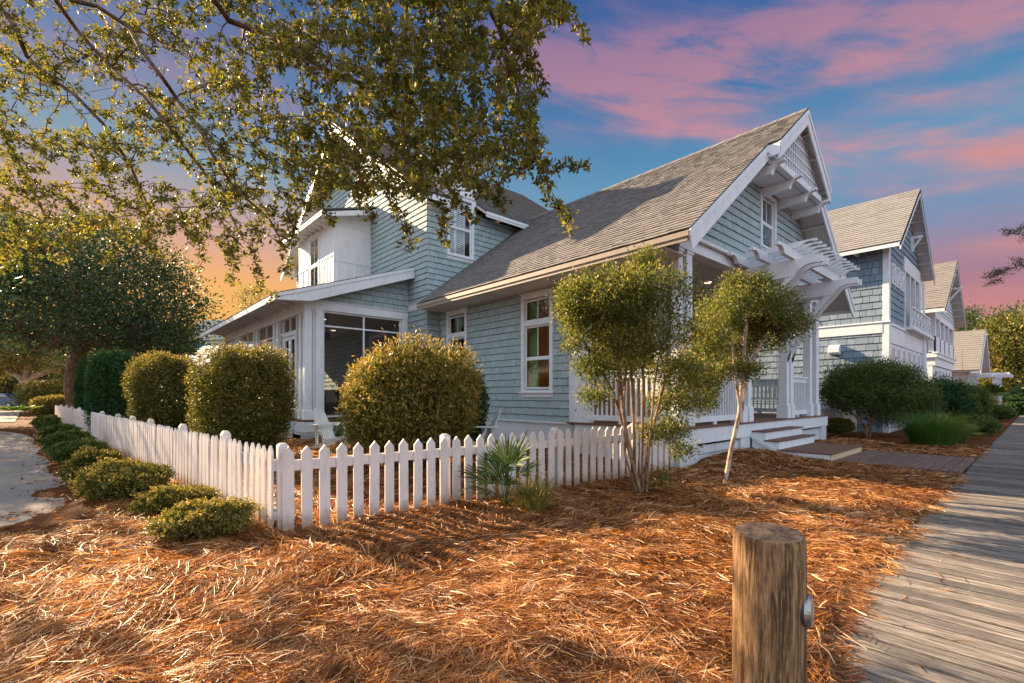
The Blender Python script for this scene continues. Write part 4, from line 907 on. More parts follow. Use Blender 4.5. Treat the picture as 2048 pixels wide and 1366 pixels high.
mb = MB(); mb.box(A3, B3, F3, F3 + .15, 5.1, 5.44); mb.box(A3, A3 + .15, F3 + .15, 12, 5.1, 5.44); mb.box(A3 - .1, B3 + .1, F3 - .08, 12, 3.15, 3.35); mb.box(A3, B3, F3, F3 + .05, 2.75, 3.15); mb.box(A3 - .14, B3 + .14, F3 - .12, F3 + .1, 3.35, 3.42); mb.box(A3, A3 + .05, F3 + .05, 12, 2.75, 3.15); mb.box(A3, B3, F3, F3 + .06, 3.42, 4.2); mb.build('porch_band', M['white'], H3, bevel=.004)
for a in (31.0, 32.6, 34.3, 36.1, 38.2): mb = MB(); mb.box(a, a + .28, F3, F3 + .28, 3.42, 5.1); mb.build('balcony_post', M['white'], H3)
for yy in (6.0, 8.5): mb = MB(); mb.box(A3, A3 + .25, yy, yy + .25, 3.42, 5.1); mb.build('balcony_post', M['white'], H3)
mb = MB(); P = wallX(A3 + .05); mb.obox(P, F3 + .3, 6, 4.25, 4.33, -.03, .03)
for k in range(17): a = F3 + .38 + k * .15; mb.obox(P, a, a + .04, 3.5, 4.25, -.02, .02)
mb.build('balcony_railing', M['white'], H3)
mb = MB(); mb.box(A3 + .2, B3, 6.6, 6.65, 3.4, 5.4); mb.box(A3 + .05, B3, F3 + .2, 6.6, 5.30, 5.34); mb.box(B3 - .1, B3, F3 + .3, 12, 0, 5.4); mb.box(A3, A3 + .05, 8.8, 12, 0, 5.4); mb.build('balcony_wall', M['siding3'], H3)
for a in (32.2, 35.2): window(H3, wallY(6.6), a, a + 1.8, 3.5, 5.2, [(3.7, 5.1, 2, 1)], recess=False, tw=.08)
mb = MB(); mb.box(A3, B3, F3 + .1, F3 + .15, 0, 2.8); mb.box(A3 + .02, A3 + .07, F3 + .1, 12, 0, 2.8); mb.build('lower_wall', M['white'], H3)
for a in (31.35, 32.7, 34.05, 35.4, 36.75): window(H3, wallY(F3 + .1), a, a + 1.1, .8, 2.7, [(1.0, 2.6, 1, 0)], recess=False, tw=.09, cap=False)
window(H3, wallX(A3 + .02), 3.9, 5.6, .5, 2.7, [(.65, 2.6, 1, 0)], recess=False, tw=.09, cap=False)
T = thing('ceiling_fan', 'dark ceiling fan under the upper balcony ceiling of the white house', 'fan', (32.4, 4.9, 5.29))
mb = MB(); mb.tube([(0, 0, 0), (0, 0, -.3)], .03, 8); mb.tube([(0, 0, -.3), (0, 0, -.45)], .13, 12); mb.build('motor', M['dark'], T, world=False)
for k in range(5):
    a = k * 1.2566; mb = MB(); mb.bar((.1 * math.cos(a), .1 * math.sin(a), -.36), (.65 * math.cos(a), .65 * math.sin(a), -.36), .13, .015); mb.build('blade', M['dark'], T, world=False)

H4 = thing('far_cottage', 'low brown-roofed cottage with white front pergola at the far end of the boardwalk', 'house', (50, 8, 0))
gable_roof_x(H4, 43.2, 52.4, 2.6, 12, 2.95, .66, mat='roof', seed=81, e=.3)
mb = MB(); rake(mb, 47.8, 43.2, 2.95, 43.2, 47.8, .66, 2.55, h=.22); rake(mb, 47.8, 52.4, 2.95, 52.4, 47.8, .66, 2.55, h=.22); mb.box(44, 51.6, 3.1, 3.2, 2.7, 3.3); mb.build('rake_board', M['white'], H4)
wall(H4, wallY(3.25), [(44, .3), (51.6, .3), (51.6, 3.3), (47.8, 5.7), (44, 3.3)], .22, seed=82, mat='siding3', tw=(.3, .6))
mb = MB(); mb.box(44, 44.05, 3.25, 12, 0, 3.3); mb.build('side_wall', M['siding3'], H4)
for a in (44.4, 46.4, 49.5): window(H4, wallY(3.25), a, a + 1.2, .9, 2.6, [(1.1, 2.5, 1, 0)], recess=False)
window(H4, wallX(44), 5, 6.2, .9, 2.6, [(1.1, 2.5, 1, 0)], recess=False)
for a in (44.2, 46.2, 48.4, 50.6): mb = MB(); mb.box(a, a + .2, 1.9, 2.1, 0, 2.5); mb.build('pergola_post', M['white'], H4)
for a in np.arange(43.9, 51.5, .55): mb = MB(); mb.box(a, a + .08, 1.3, 3.2, 2.62, 2.75); mb.build('pergola_slat', M['white'], H4)
mb = MB(); mb.box(43.6, 51.6, 1.92, 2.08, 2.48, 2.62); mb.build('pergola_beam', M['white'], H4)

def cottage(name, label, c, w, dpt, he, s, rz, wm, rm, group=None):
    T = thing(name, label, 'house', (c[0], c[1], 0), rz, group); hw = w / 2
    mb = MB(); mb.prism([(-hw, -dpt / 2, 0), (hw, -dpt / 2, 0), (hw, -dpt / 2, he), (0, -dpt / 2, he + hw * s), (-hw, -dpt / 2, he)], (0, dpt, 0)); mb.build('wall', M[wm], T, world=False)
    for sg in (-1, 1):
        mb = MB(); x1 = sg * (hw + .4); mb.prism([(0, -dpt / 2 - .5, he + hw * s + .15), (x1, -dpt / 2 - .5, he - .4 * s + .15), (x1, -dpt / 2 - .5, he - .4 * s + .03), (0, -dpt / 2 - .5, he + hw * s + .03)], (0, dpt + 1, 0)); r = mb.build('roof', M[rm], T, world=False)
        mb = MB(); mb.prism([(0, -dpt / 2 - .54, he + hw * s + .14), (x1, -dpt / 2 - .54, he - .4 * s + .14), (x1, -dpt / 2 - .54, he - .4 * s - .12), (0, -dpt / 2 - .54, he + hw * s - .12)], (0, .04, 0)); mb.build('rake_board', M['white'], r, world=False)
    for xx in (-hw * .5, hw * .5):
        mb = MB(); ring(mb, Plane((0, -dpt / 2, 0), (1, 0, 0), (0, 0, 1), (0, -1, 0)), xx - .5, xx + .5, 1, 2.6, .09, 0, .05); f = mb.build('window', M['white'], T, world=False)
        mb = MB(); mb.box(xx - .42, xx + .42, -dpt / 2 - .015, -dpt / 2 - .01, 1.05, 2.55); mb.build('pane', M['glass'], f, world=False)
    return T
p = at(395, 790, 42); cottage('teal_roofed_cottage', 'distant cottage with plain teal roof between dark oak and porch eave', (p[0] + 2, p[1] + 2), 7.0, 9, 4.1, .55, math.radians(88), 'white', 'roofteal')
p = at(452, 790, 50); cottage('gabled_cottage', 'distant cottage with small white gable peak just above the porch eave', (p[0] + 1.2, p[1] + 2), 5, 8, 7.3, .9, math.radians(35), 'white', 'roofteal')
p = at(440, 790, 36); cottage('white_gabled_shed', 'small white gabled outbuilding under the far end of porch eave', (p[0] + 1, p[1] + 1), 5, 5, 3.6, .6, math.radians(30), 'white', 'siding3')

# ------------------------------------------------------------------ picket fences
def picket_mesh(nm, h):
    mb = MB(); w = .1; t = .021; mb.prism([(-w / 2, 0, -.05), (w / 2, 0, -.05), (w / 2, 0, h - .06), (0, 0, h), (-w / 2, 0, h - .06)], (0, t, 0)); me = bpy.data.meshes.new(nm); me.from_pydata(mb.v, [], mb.f)
    a = me.attributes.new('rnd', 'FLOAT', 'POINT'); a.data.foreach_set('value', np.full(len(mb.v), random.random(), dtype=np.float32)); me.materials.append(M['fence']); return me
PM = [picket_mesh('picket', .82 + d) for d in (-.006, -.002, .002, .006)]
def fence(name, label, p0, p1, sp, posts, maxn=100, skip=(), zf=lambda x, y: 0, group='white picket fences'):
    p0 = Vector((*p0, 0)); p1 = Vector((*p1, 0)); L = (p1 - p0).length; d = (p1 - p0) / L; rz = math.atan2(d.y, d.x)
    T = thing(name, label, 'fence', tuple(p0), rz, group); n = int(L / sp); rest = MB()
    for k in range(n + 1):
        s = k * sp
        if any(a < s < b for a, b in skip): continue
        if k < maxn:
            o = bpy.data.objects.new('picket', PM[random.randrange(4)]); COL.objects.link(o); o.parent = T
            o.location = (s, -.021, random.uniform(-.004, .004)); o.rotation_euler = (random.uniform(-.012, .012), random.uniform(-.008, .008), random.uniform(-.03, .03))
        else:
            h = .82; w = .1; rest.prism([(s - w / 2, -.021, -.05), (s + w / 2, -.021, -.05), (s + w / 2, -.021, h - .06), (s, -.021, h), (s - w / 2, -.021, h - .06)], (0, .021, 0))
    if rest.v: setp(rest.build('picket_run', M['fence'], T, world=False), kind='stuff')
    seg = [0] + [b for ab in skip for b in ab] + [L]
    for a, b in zip(seg[::2], seg[1::2]): mb = MB(); mb.box(a - .05, b + .02, .001, .037, .585, .685); mb.build('rail', M['fence'], T, world=False, bevel=.003); mb = MB(); mb.box(a - .05, b + .02, .001, .037, .08, .16); mb.build('rail', M['fence'], T, world=False) if name == 'side_picket_fence' else None
    for s in posts:
        mb = MB(); mb.box(s - .047, s + .047, .038, .132, -.1, .82); mb.hexa([(s - .047, .038, .82), (s + .047, .038, .82), (s + .047, .132, .82), (s - .047, .132, .82), (s - .025, .06, .845), (s + .025, .06, .845), (s + .025, .11, .845), (s - .025, .11, .845)]); mb.build('fence_post', M['fence'], T, world=False, bevel=.003)
    return T
fence('front_picket_fence', 'white picket fence run from the near corner to the front porch, palmetto against it', (1.40, 4.70), (7.60, 4.24), .1655, [-.03, 1.72, 3.46, 5.2, 6.15])
q0 = Vector((1.30, 4.86, 0)); q1 = Vector((-1.14, 31.6, 0)); dd = (q1 - q0).normalized(); LL = (q1 - q0).length
# built from the far end so that pickets face the drive
def sidepos(px):
    r = ray(px, 800); # intersection with the fence line
    A = np.array([[r[0], -dd.x], [r[1], -dd.y]]); t = np.linalg.solve(A, np.array([q0.x, q0.y])); return t[1]
sp_posts = [sidepos(px) for px in (435, 352, 290, 255, 227, 196)]
T = thing('side_picket_fence', 'long white picket fence run beside the drive, low bushes along its foot', 'fence', tuple(q0), math.atan2(dd.y, dd.x), 'white picket fences')
gs = (q0 - q0).length; GA, GB = 13.85, 15.05
n = int(LL / .1655); rest = MB(); cnt = 0
for k in range(n + 1):
    s = k * .1655
    if GA - .06 < s < GB + .06: continue
    if cnt < 100:
        o = bpy.data.objects.new('picket', PM[random.randrange(4)]); COL.objects.link(o); o.parent = T; cnt += 1
        o.location = (s, .021, random.uniform(-.004, .004)); o.rotation_euler = (random.uniform(-.012, .012), random.uniform(-.008, .008), random.uniform(-.03, .03) + math.pi)
    else: rest.prism([(s - .05, .0, -.05), (s + .05, .0, -.05), (s + .05, .0, .76), (s, .0, .82), (s - .05, .0, .76)], (0, .021, 0))
setp(rest.build('picket_run', M['fence'], T, world=False), kind='stuff')
for a, b in ((-.05, GA - .03), (GB + .03, LL)):
    for z0, z1 in ((.585, .685), (.12, .2)): mb = MB(); mb.box(a, b, -.037, -.001, z0, z1); mb.build('rail', M['fence'], T, world=False)
for s in sp_posts + [GA - .06, GB + .06] + [17.5, 20, 22.5, 25]:
    mb = MB(); mb.box(s - .047, s + .047, -.132, -.038, -.1, .83); mb.hexa([(s - .047, -.132, .83), (s + .047, -.132, .83), (s + .047, -.038, .83), (s - .047, -.038, .83), (s - .03, -.11, .87), (s + .03, -.11, .87), (s + .03, -.06, .87), (s - .03, -.06, .87)]); mb.build('fence_post', M['fence'], T, world=False, bevel=.003)
mb = MB(); s = GA + .02
while s < GB: mb.prism([(s, 0, .04), (s + .1, 0, .04), (s + .1, 0, .76), (s + .05, 0, .82), (s, 0, .76)], (0, .021, 0)); s += .163
mb.box(GA, GB, -.037, -.001, .585, .685); mb.box(GA, GB, -.037, -.001, .12, .2); mb.bar((GA + .03, -.02, .2), (GB - .03, -.02, .6), .03, .08, (0, 0, 1)); gt = mb.build('gate', M['fence'], T, world=False)
for zz in (.22, .62): mb = MB(); mb.box(GA - .06, GA + .22, .022, .030, zz, zz + .03); mb.build('hinge', M['dark'], gt, world=False)
mb = MB(); mb.box(GB - .1, GB + .04, .022, .04, .64, .67); mb.build('latch', M['dark'], gt, world=False)
fence('yard_picket_fence', 'short white picket fence between front porch corner and the big round shrub', (16.45, 4.75), (20.3, 4.35), .1655, [0, 1.9, 3.8])
fence('far_picket_fence', 'distant white picket fence behind the yellow palmetto near path end', (29.5, 2.6), (43.0, 2.5), .1655, [0, 2.5, 5, 7.5, 10, 12.5])

# ------------------------------------------------------------------ timber post with reflector
d = 1.6; pc = at(1538, 790, d); T = thing('timber_post', 'round weathered timber post with a steel disc beside the boardwalk', 'post', (pc[0], pc[1], 0))
rad = .109; mb = MB(); nseg = 40; rr_ = random.Random(8)
prof = [rad * (1 + .02 * math.sin(3 * t * 6.283 / nseg + 1) + .012 * math.sin(7 * t * 6.283 / nseg) + rr_.uniform(-.004, .004)) for t in range(nseg)]
zs = [-.3, .0, .2, .4, .55, .7, .80, .828, .838]; fs = [1.03, 1.02, 1.015, 1.01, 1.005, 1.0, .995, .985, .95]
for z, f in zip(zs, fs):
    for t in range(nseg): a = t * 6.2832 / nseg; mb.v.append((prof[t] * f * math.cos(a), prof[t] * f * math.sin(a), z + (.006 * math.sin(a + 1) if z > .8 else 0))); mb.r.append(.5)
for k in range(len(zs) - 1):
    for t in range(nseg): mb.f.append((k * nseg + t, k * nseg + (t + 1) % nseg, (k + 1) * nseg + (t + 1) % nseg, (k + 1) * nseg + t))
mb.build('shaft', M['post'], T, world=False, smooth=True)
mb = MB(); rr0 = []
for j, f in enumerate((.95, .8, .5, .2)):
    for t in range(nseg): a = t * 6.2832 / nseg; mb.v.append((prof[t] * f * math.cos(a), prof[t] * f * math.sin(a), .838 + .006 * math.sin(a + 1) + rr_.uniform(-.002, .002) * (j > 0))); mb.r.append(.5)
for k in range(3):
    for t in range(nseg): mb.f.append((k * nseg + t, k * nseg + (t + 1) % nseg, (k + 1) * nseg + (t + 1) % nseg, (k + 1) * nseg + t))
mb.f.append(tuple(3 * nseg + t for t in range(nseg))); mb.build('end_grain', M['posttop'], T, world=False)
# disc faces to the right of the camera and a little towards it
nd = Vector((FWY * .80 - FWX * .60, -FWX * .80 - FWY * .60, 0)).normalized(); zc_ = EYE - (1217 - 790) / 947 * (d - .05)
c0 = nd * (rad * .93) + Vector((0, 0, zc_)); mb = MB(); mb.tube([c0, c0 + nd * .012, c0 + nd * .022, c0 + nd * .026], [.052, .052, .046, .028], 28); mb.build('steel_disc', M['steel'], T, world=False, smooth=False)
mb = MB(); mb.tube([c0 - nd * .012, c0 + nd * .004], [.056, .056], 28); mb.build('disc_mount', M['dark'], T, world=False)

# ------------------------------------------------------------------ adirondack chairs
def adirondack(label, loc, rz):
    T = thing('adirondack_chair', label, 'chair', loc, rz, 'white adirondack chairs on the lawn')
    w = .27                       # faces +x (local)
    mb = MB()
    for k in range(6): x0 = .30 - k * .095; z = .36 - k * .035; mb.hexa([(x0 - .09, -w, z - .033), (x0, -w, z), (x0, w, z), (x0 - .09, w, z - .033), (x0 - .09, -w, z - .013), (x0, -w, z + .02), (x0, w, z + .02), (x0 - .09, w, z - .013)])
    mb.build('seat', M['louvre'], T, world=False)
    hs = [.70, .78, .82, .82, .78, .70]
    for k in range(6):
        y = -w + .045 + k * .09; L = hs[k]; b = Vector((-.20, y, .17)); dr = Vector((-.42, 0, .9)).normalized(); s = .041
        mb = MB(); t = b + dr * L; mb.hexa([b + Vector((0, -s * .8, 0)), b + Vector((0, s * .8, 0)), b + Vector((-.02, s * .8, 0)), b + Vector((-.02, -s * .8, 0)), t + Vector((0, -s, 0)), t + Vector((0, s, 0)), t + Vector((-.02, s, 0)), t + Vector((-.02, -s, 0))]); mb.build('back_slat', M['louvre'], T, world=False, bevel=.003)
    mb = MB(); mb.box(-.36, -.33, -w - .02, w + .02, .46, .53); mb.box(-.24, -.21, -w, w, .2, .27); mb.build('back_rail', M['louvre'], T, world=False)
    for sg in (-1, 1):
        y = sg * (w + .06); mb = MB(); mb.prism([(-.45, y - .05, .555), (.36, y - .075, .575), (.36, y + .075, .575), (-.45, y + .05, .555)], (0, 0, .022)); mb.build('armrest', M['louvre'], T, world=False)
        y = sg * (w + .02); mb = MB(); mb.box(.24, .32, y - .012, y + .012, 0, .575); mb.build('leg', M['louvre'], T, world=False)
        mb = MB(); mb.hexa([(.33, y - .03, .30), (.33, y - .006, .30), (-.62, y - .006, .0), (-.62, y - .03, .0), (.33, y - .03, .39), (.33, y - .006, .39), (-.55, y - .006, .09), (-.55, y - .03, .09)]); mb.build('leg', M['louvre'], T, world=False)
        mb = MB(); mb.box(-.40, -.34, y - .012, y + .012, .08, .56); mb.build('leg', M['louvre'], T, world=False)
Rang = -math.atan2(FWX, FWY)      # direction of camera right
adirondack('white adirondack chair left of the golden bush, facing right', (float(at(680, 790, 10.2)[0]), float(at(680, 790, 10.2)[1]), .1), Rang - .15)
adirondack('white adirondack chair right of the golden bush by the house wall, facing left', (float(at(946, 790, 9.6)[0]), float(at(946, 790, 9.6)[1]), .1), Rang + math.pi + .2)

# ------------------------------------------------------------------ parked cars far down the road
def car(label, loc, rz, mat):
    T = thing('parked_car', label, 'car', loc, rz, 'cars parked far down the road'); b = MB(); L, w = 2.2, .88
    pr = [(-L, .35), (-L, .85), (-1.9, .98), (-1.45, 1.02), (-.95, 1.42), (.35, 1.45), (1.0, 1.02), (1.95, .88), (L, .7), (L, .32)]
    b.prism([(x, -w, z) for x, z in pr], (0, 2 * w, 0)); b.build('body', M[mat], T, world=False, bevel=.04)
    for sg in (-1, 1):
        mb = MB(); y = sg * (w + .004); mb.prism([(-1.35, y, 1.05), (-.9, y, 1.36), (.32, y, 1.39), (.88, y, 1.05)], (0, sg * .006, 0)); mb.build('window', M['glass'], T, world=False)
        for xx in (-1.35, 1.35):
            mb = MB(); mb.tube([(xx, sg * (w - .18), .33), (xx, sg * (w + .02), .33)], .33, 20); wh = mb.build('wheel', M['tyre'], T, world=False); mb = MB(); mb.tube([(xx, sg * (w + .02), .33), (xx, sg * (w + .035), .33)], .2, 16); mb.build('rim', M['steel'], wh, world=False)
        mb = MB(); mb.box(-L - .01, -L + .02, sg * .6 - .15, sg * .6 + .15, .68, .8); mb.build('tail_light', M['redlens'], T, world=False)
        mb = MB(); mb.box(L - .02, L + .01, sg * .6 - .15, sg * .6 + .15, .55, .66); mb.build('headlight', M['steel'], T, world=False)
    mb = MB(); mb.hexa([(.38, -.7, 1.42), (.38, .7, 1.42), (.98, .8, 1.04), (.98, -.8, 1.04), (.40, -.7, 1.44), (.40, .7, 1.44), (1.0, .8, 1.06), (1.0, -.8, 1.06)]); mb.build('windscreen', M['glass'], T, world=False)
    mb = MB(); mb.hexa([(-.98, -.7, 1.42), (-.98, .7, 1.42), (-1.42, .78, 1.05), (-1.42, -.78, 1.05), (-1.0, -.7, 1.44), (-1.0, .7, 1.44), (-1.46, .78, 1.07), (-1.46, -.78, 1.07)]); mb.build('rear_window', M['glass'], T, world=False)
p = atz(14, 818); car('dark blue car parked far down the road at left edge', (p[0], p[1], 0), 2.3, 'carblue')
p = at(40, 790, 56); car('silver car parked farther back behind the blue one', (p[0], p[1], 0), 2.3, 'carsilver')
# ------------------------------------------------------------------ vegetation
RT = np.array([FWY, -FWX, 0.]); FD = np.array([FWX, FWY, 0.]); UP = np.array([0, 0, 1.])
def grow_wood(mb, starts, targets, seed=0, droop=0.0, r0=.004, pw=.5, ns=4, curve=.12, rfix=None, maxr=.2, bias=0.0):
    # join target points one by one to the nearest wood, thicken by what each piece carries
    r = np.random.default_rng(seed)
    nodes = []; par = []; 
    for pl in starts:
        pl = [np.array(p, float) for p in pl]; prev = -1; fine = []
        for a, b in zip(pl[:-1], pl[1:]):
            m = max(1, int(np.linalg.norm(b - a) / .12)); 
            for k in range(m): fine.append(a + (b - a) * k / m)
        fine.append(pl[-1])
        for p in fine: nodes.append(p); par.append(prev); prev = len(nodes) - 1
    if len(targets):
        T_ = np.array(targets); N0 = np.array(nodes); dmin = np.full(len(T_), 1e9)
        for i in range(0, len(N0), 200):
            dmin = np.minimum(dmin, np.linalg.norm(T_[:, None] - N0[None, i:i + 200], axis=2).min(1))
        buf = np.zeros((len(nodes) + len(T_) * 7, 3)); buf[:len(nodes)] = N0; cnt = len(nodes)
        for ti in np.argsort(dmin):
            t = T_[ti]; dv = buf[:cnt] - t; dist = np.sqrt((dv ** 2).sum(1)) + bias * np.maximum(0, dv[:, 2])
            j = int(np.argmin(dist)); a = buf[j]; L = np.linalg.norm(t - a)
            if L < .02: continue
            m = int(min(6, max(2, L / .10))); c = (a + t) / 2 + r.normal(0, 1, 3) * L * curve + np.array([0, 0, L * droop]); prev = j
            for k in range(1, m + 1):
                s = k / m; p = a * (1 - s) ** 2 + c * 2 * s * (1 - s) + t * s * s
                buf[cnt] = p; nodes.append(p); par.append(prev); prev = cnt; cnt += 1
    n = len(nodes); w = np.zeros(n); ch = [[] for _ in range(n)]
    for i in range(n):
        if par[i] >= 0: ch[par[i]].append(i)
    for i in range(n - 1, -1, -1):
        if not ch[i]: w[i] = 1
        if par[i] >= 0: w[par[i]] += w[i]
    R = np.minimum(r0 * w ** pw, maxr)
    if rfix is not None: R = np.maximum(R, [rfix(np.array(p)) if False else 0 for p in nodes]) if False else R
    done = set()
    for i in range(n):
        if par[i] < 0 or len(ch[par[i]]) != 1 or max(ch[par[i]], key=lambda c: w[c]) != i:
            if par[i] >= 0 and max(ch[par[i]], key=lambda c: w[c]) == i and par[par[i]] >= 0 - 1 and len(ch[par[i]]) > 1 and par[i] in done: pass
        # chains: start at roots and at side shoots
    mainc = [max(c, key=lambda q: w[q]) if c else -1 for c in ch]
    for i in range(n):
        isroot = par[i] < 0; side = (not isroot) and mainc[par[i]] != i
        if not (isroot or side): continue
        P_ = [] if isroot else [nodes[par[i]]]; RR = [] if isroot else [min(R[i] * 1.2, R[par[i]])]; k = i
        while k != -1: P_.append(nodes[k]); RR.append(R[k]); k = mainc[k]
        if len(P_) > 1: 
            nsd = ns if RR[0] < .02 else 8
            mb.tube(P_, RR, n=nsd, cap=False)
    return nodes
def clumps(ell, K, spread, rg, shell=.45, low=1.0):
    # points spread through camera-facing ellipsoids: (centre, r_side, r_depth, r_up)
    vol = np.array([(e[1] * e[2] * e[3]) ** .67 for e in ell]); vol /= vol.sum(); out = []
    for e, v in zip(ell, vol):
        n = max(1, int(K * v)); d = nrm(rg.normal(size=(n, 3))); u = (shell + (1 - shell) * rg.random(n) ** .6)[:, None]
        q = d * u * np.array([e[1], e[2], e[3]]); out.append(np.array(e[0]) + q[:, :1] * RT + q[:, 1:2] * FD + q[:, 2:] * UP)
    return np.concatenate(out)
def E(px, py, rx, ry, d, dep=None):         # ellipsoid seen at a pixel, real position at distance d
    return (at(px, py, d), rx / 947 * d, (dep if dep else rx / 947 * d), ry / 947 * d)
def tree(name, label, cat, base, ell, K, per, sig, L, Wl, mat, bark='bark', trunks=None, seed=1, group=None, r0=.006, shell=.45, dirup=.3, every=1, maxr=.35, pw=.5, nm=('trunk', 'crown'), flat=1.0, bias=0.0, curve=.12, cull=None):
    rg = np.random.default_rng(seed); T = thing(name, label, cat, tuple(map(float, base)), 0, group)
    C = clumps(ell, K, sig, rg, shell)
    if cull is not None: C = C[(snoise(C, 4.2, seed + 9) > cull)]
    mb = MB(); starts = trunks or [[np.array(base) - [0, 0, .2], np.array(base) + [0, 0, .5]]]
    grow_wood(mb, starts, C[::every], seed, r0=r0, pw=pw, maxr=maxr, bias=bias, curve=curve); mb.build(nm[0], M[bark], T, smooth=True)
    P = np.repeat(C, per, 0); off = rg.normal(size=P.shape) * sig * np.array([1, 1, flat]); P = P + off
    D = nrm(off + rg.normal(size=P.shape) * sig * .8 + np.array([0, 0, dirup * sig]))
    rv = np.clip(np.repeat(rg.random(len(C)), per) * .5 + rg.random(len(P)) * .5 + .25 * (off[:, 2] / sig) * .3, 0, 1)
    leafmesh(nm[1], P, D, rg.uniform(.7, 1.25, len(P)) * L, rg.uniform(.75, 1.2, len(P)) * Wl, M[mat], T, rv, rg=rg); return T
def shrub(name, label, base, r, h, n, L, Wl, mat, seed=1, group=None, ex=2.6, lump=.07, shellw=.24, zb=.05, stems=9, up=.35, topfrac=0.0, rd=None, cat='shrub', pit=.13, lean=None, taper=0.0):
    # clipped bush: leaves through an outer shell around stems
    rg = np.random.default_rng(seed); T = thing(name, label, cat, tuple(map(float, base)), 0, group); base = np.array(base, float)
    d = nrm(rg.normal(size=(n, 3))); den = (np.abs(d) ** ex).sum(1) ** (1 / ex); q = d / den[:, None]
    lum = 1 + lump * snoise(d, 3.5, seed + 3) + lump * .7 * snoise(d, 9, seed + 4) + lump * .45 * snoise(d, 22, seed + 5)
    u = 1 - shellw * np.abs(rg.normal(0, .55, n)); inner = rg.random(n) < .16; u = np.where(inner, rg.uniform(.55, .88, n), u); u = np.clip(u, .25, 1.03) + rg.exponential(.028, n) * ~inner
    lum = lum - pit * np.clip(snoise(d, 15, seed + 7) - .5, 0, 1)
    q = q * (u * lum)[:, None]; rdd = rd or r
    hz = (h - zb) / 2; z = zb + hz + q[:, 2] * hz; tf = 1 - taper * np.clip((zb + hz - z) / hz, 0, 1)
    P = base + (q[:, :1] * r * RT + q[:, 1:2] * rdd * FD) * tf[:, None] + z[:, None] * UP
    out = nrm(q[:, :1] * RT + q[:, 1:2] * FD + q[:, 2:] * UP); D = nrm(out * .38 + nrm(rg.normal(size=(n, 3))) * .85 + UP * up)
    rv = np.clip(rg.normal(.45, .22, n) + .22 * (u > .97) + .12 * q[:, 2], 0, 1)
    big = 1 + 1.2 * inner
    leafmesh('foliage', P, D, rg.uniform(.7, 1.25, n) * L * big, rg.uniform(.8, 1.2, n) * Wl * big * (1 + .4 * inner), M[mat], T, rv, rg=rg)
    mb = MB()
    st = [[base + np.array([0, 0, -.05]), base + np.array([0, 0, .06])]]
    tg = base + (nrm(rg.normal(size=(stems * 6, 3))) * np.array([r, rdd, hz]) * rg.uniform(.55, 1.02, (stems * 6, 1))) @ np.stack([RT, FD, UP]) + UP * (zb + hz)
    grow_wood(mb, st, tg, seed, r0=.0035, pw=.55, ns=4, maxr=.03); mb.build('stems', M['twig'], T); return T
def shrub_px(name, label, x0, x1, yt, d, zg, n, L, Wl, mat, **k):
    cx = (x0 + x1) / 2; p = at(cx, 790, d); r = (x1 - x0) / 2 / 947 * d; h = EYE + (790 - yt) / 947 * d - zg
    return shrub(name, label, (p[0], p[1], zg), r, h, n, L, Wl, mat, **k)

gh = 'clipped shrubs inside the side fence'
shrub_px('clipped_bush', 'large rounded golden-green bush between the two adirondack chairs, in front of the house wall', 692, 954, 702, 8.2, .1, 40000, .075, .021, 'hedgegold', seed=101, pit=.2, group='large clipped bushes in the yard', ex=3.0, lump=.09, rd=1.0, up=.5, taper=.24, stems=16)
shrub_px('clipped_bush', 'large rounded green bush left of the screened porch post, nearest to the side fence corner', 412, 572, 692, 8.7, .08, 50000, .044, .017, 'hedge', seed=102, pit=.18, group='large clipped bushes in the yard', ex=3.3, lump=.075, up=.4, stems=22, taper=.06)
shrub_px('clipped_bush', 'rounded green-gold bush with ragged left side, just behind the large green bush', 275, 388, 704, 11.0, .08, 36000, .050, .019, 'hedge', seed=103, group='large clipped bushes in the yard', ex=2.8, lump=.08, up=.3)
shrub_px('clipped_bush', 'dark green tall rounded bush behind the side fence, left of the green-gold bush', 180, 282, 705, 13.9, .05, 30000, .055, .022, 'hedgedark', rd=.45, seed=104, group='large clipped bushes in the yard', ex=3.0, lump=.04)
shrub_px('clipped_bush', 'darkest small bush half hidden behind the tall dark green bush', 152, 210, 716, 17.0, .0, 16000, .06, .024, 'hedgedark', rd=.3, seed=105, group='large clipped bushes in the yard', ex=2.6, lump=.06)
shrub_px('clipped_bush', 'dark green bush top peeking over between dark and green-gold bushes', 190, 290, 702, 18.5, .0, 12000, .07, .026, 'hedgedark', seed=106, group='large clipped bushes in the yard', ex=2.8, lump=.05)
shrub_px('wall_bush', 'dark green bush half hidden right of the golden bush against the blue house wall', 905, 968, 728, 9.6, .1, 9000, .06, .02, 'hedgedark', seed=107, ex=2.2, lump=.12)
shrub_px('golden_hedge', 'taller golden hedge beyond the far end of the side fence', 62, 152, 762, 33, 0, 14000, .11, .05, 'hedgegold', seed=108, group='golden hedges beyond the fence end', ex=3.2, lump=.06)
shrub_px('golden_hedge', 'lower golden hedge right behind the far end of the side fence', 86, 152, 792, 30, 0, 9000, .10, .05, 'hedgegold', seed=109, group='golden hedges beyond the fence end', ex=3.2, lump=.06)
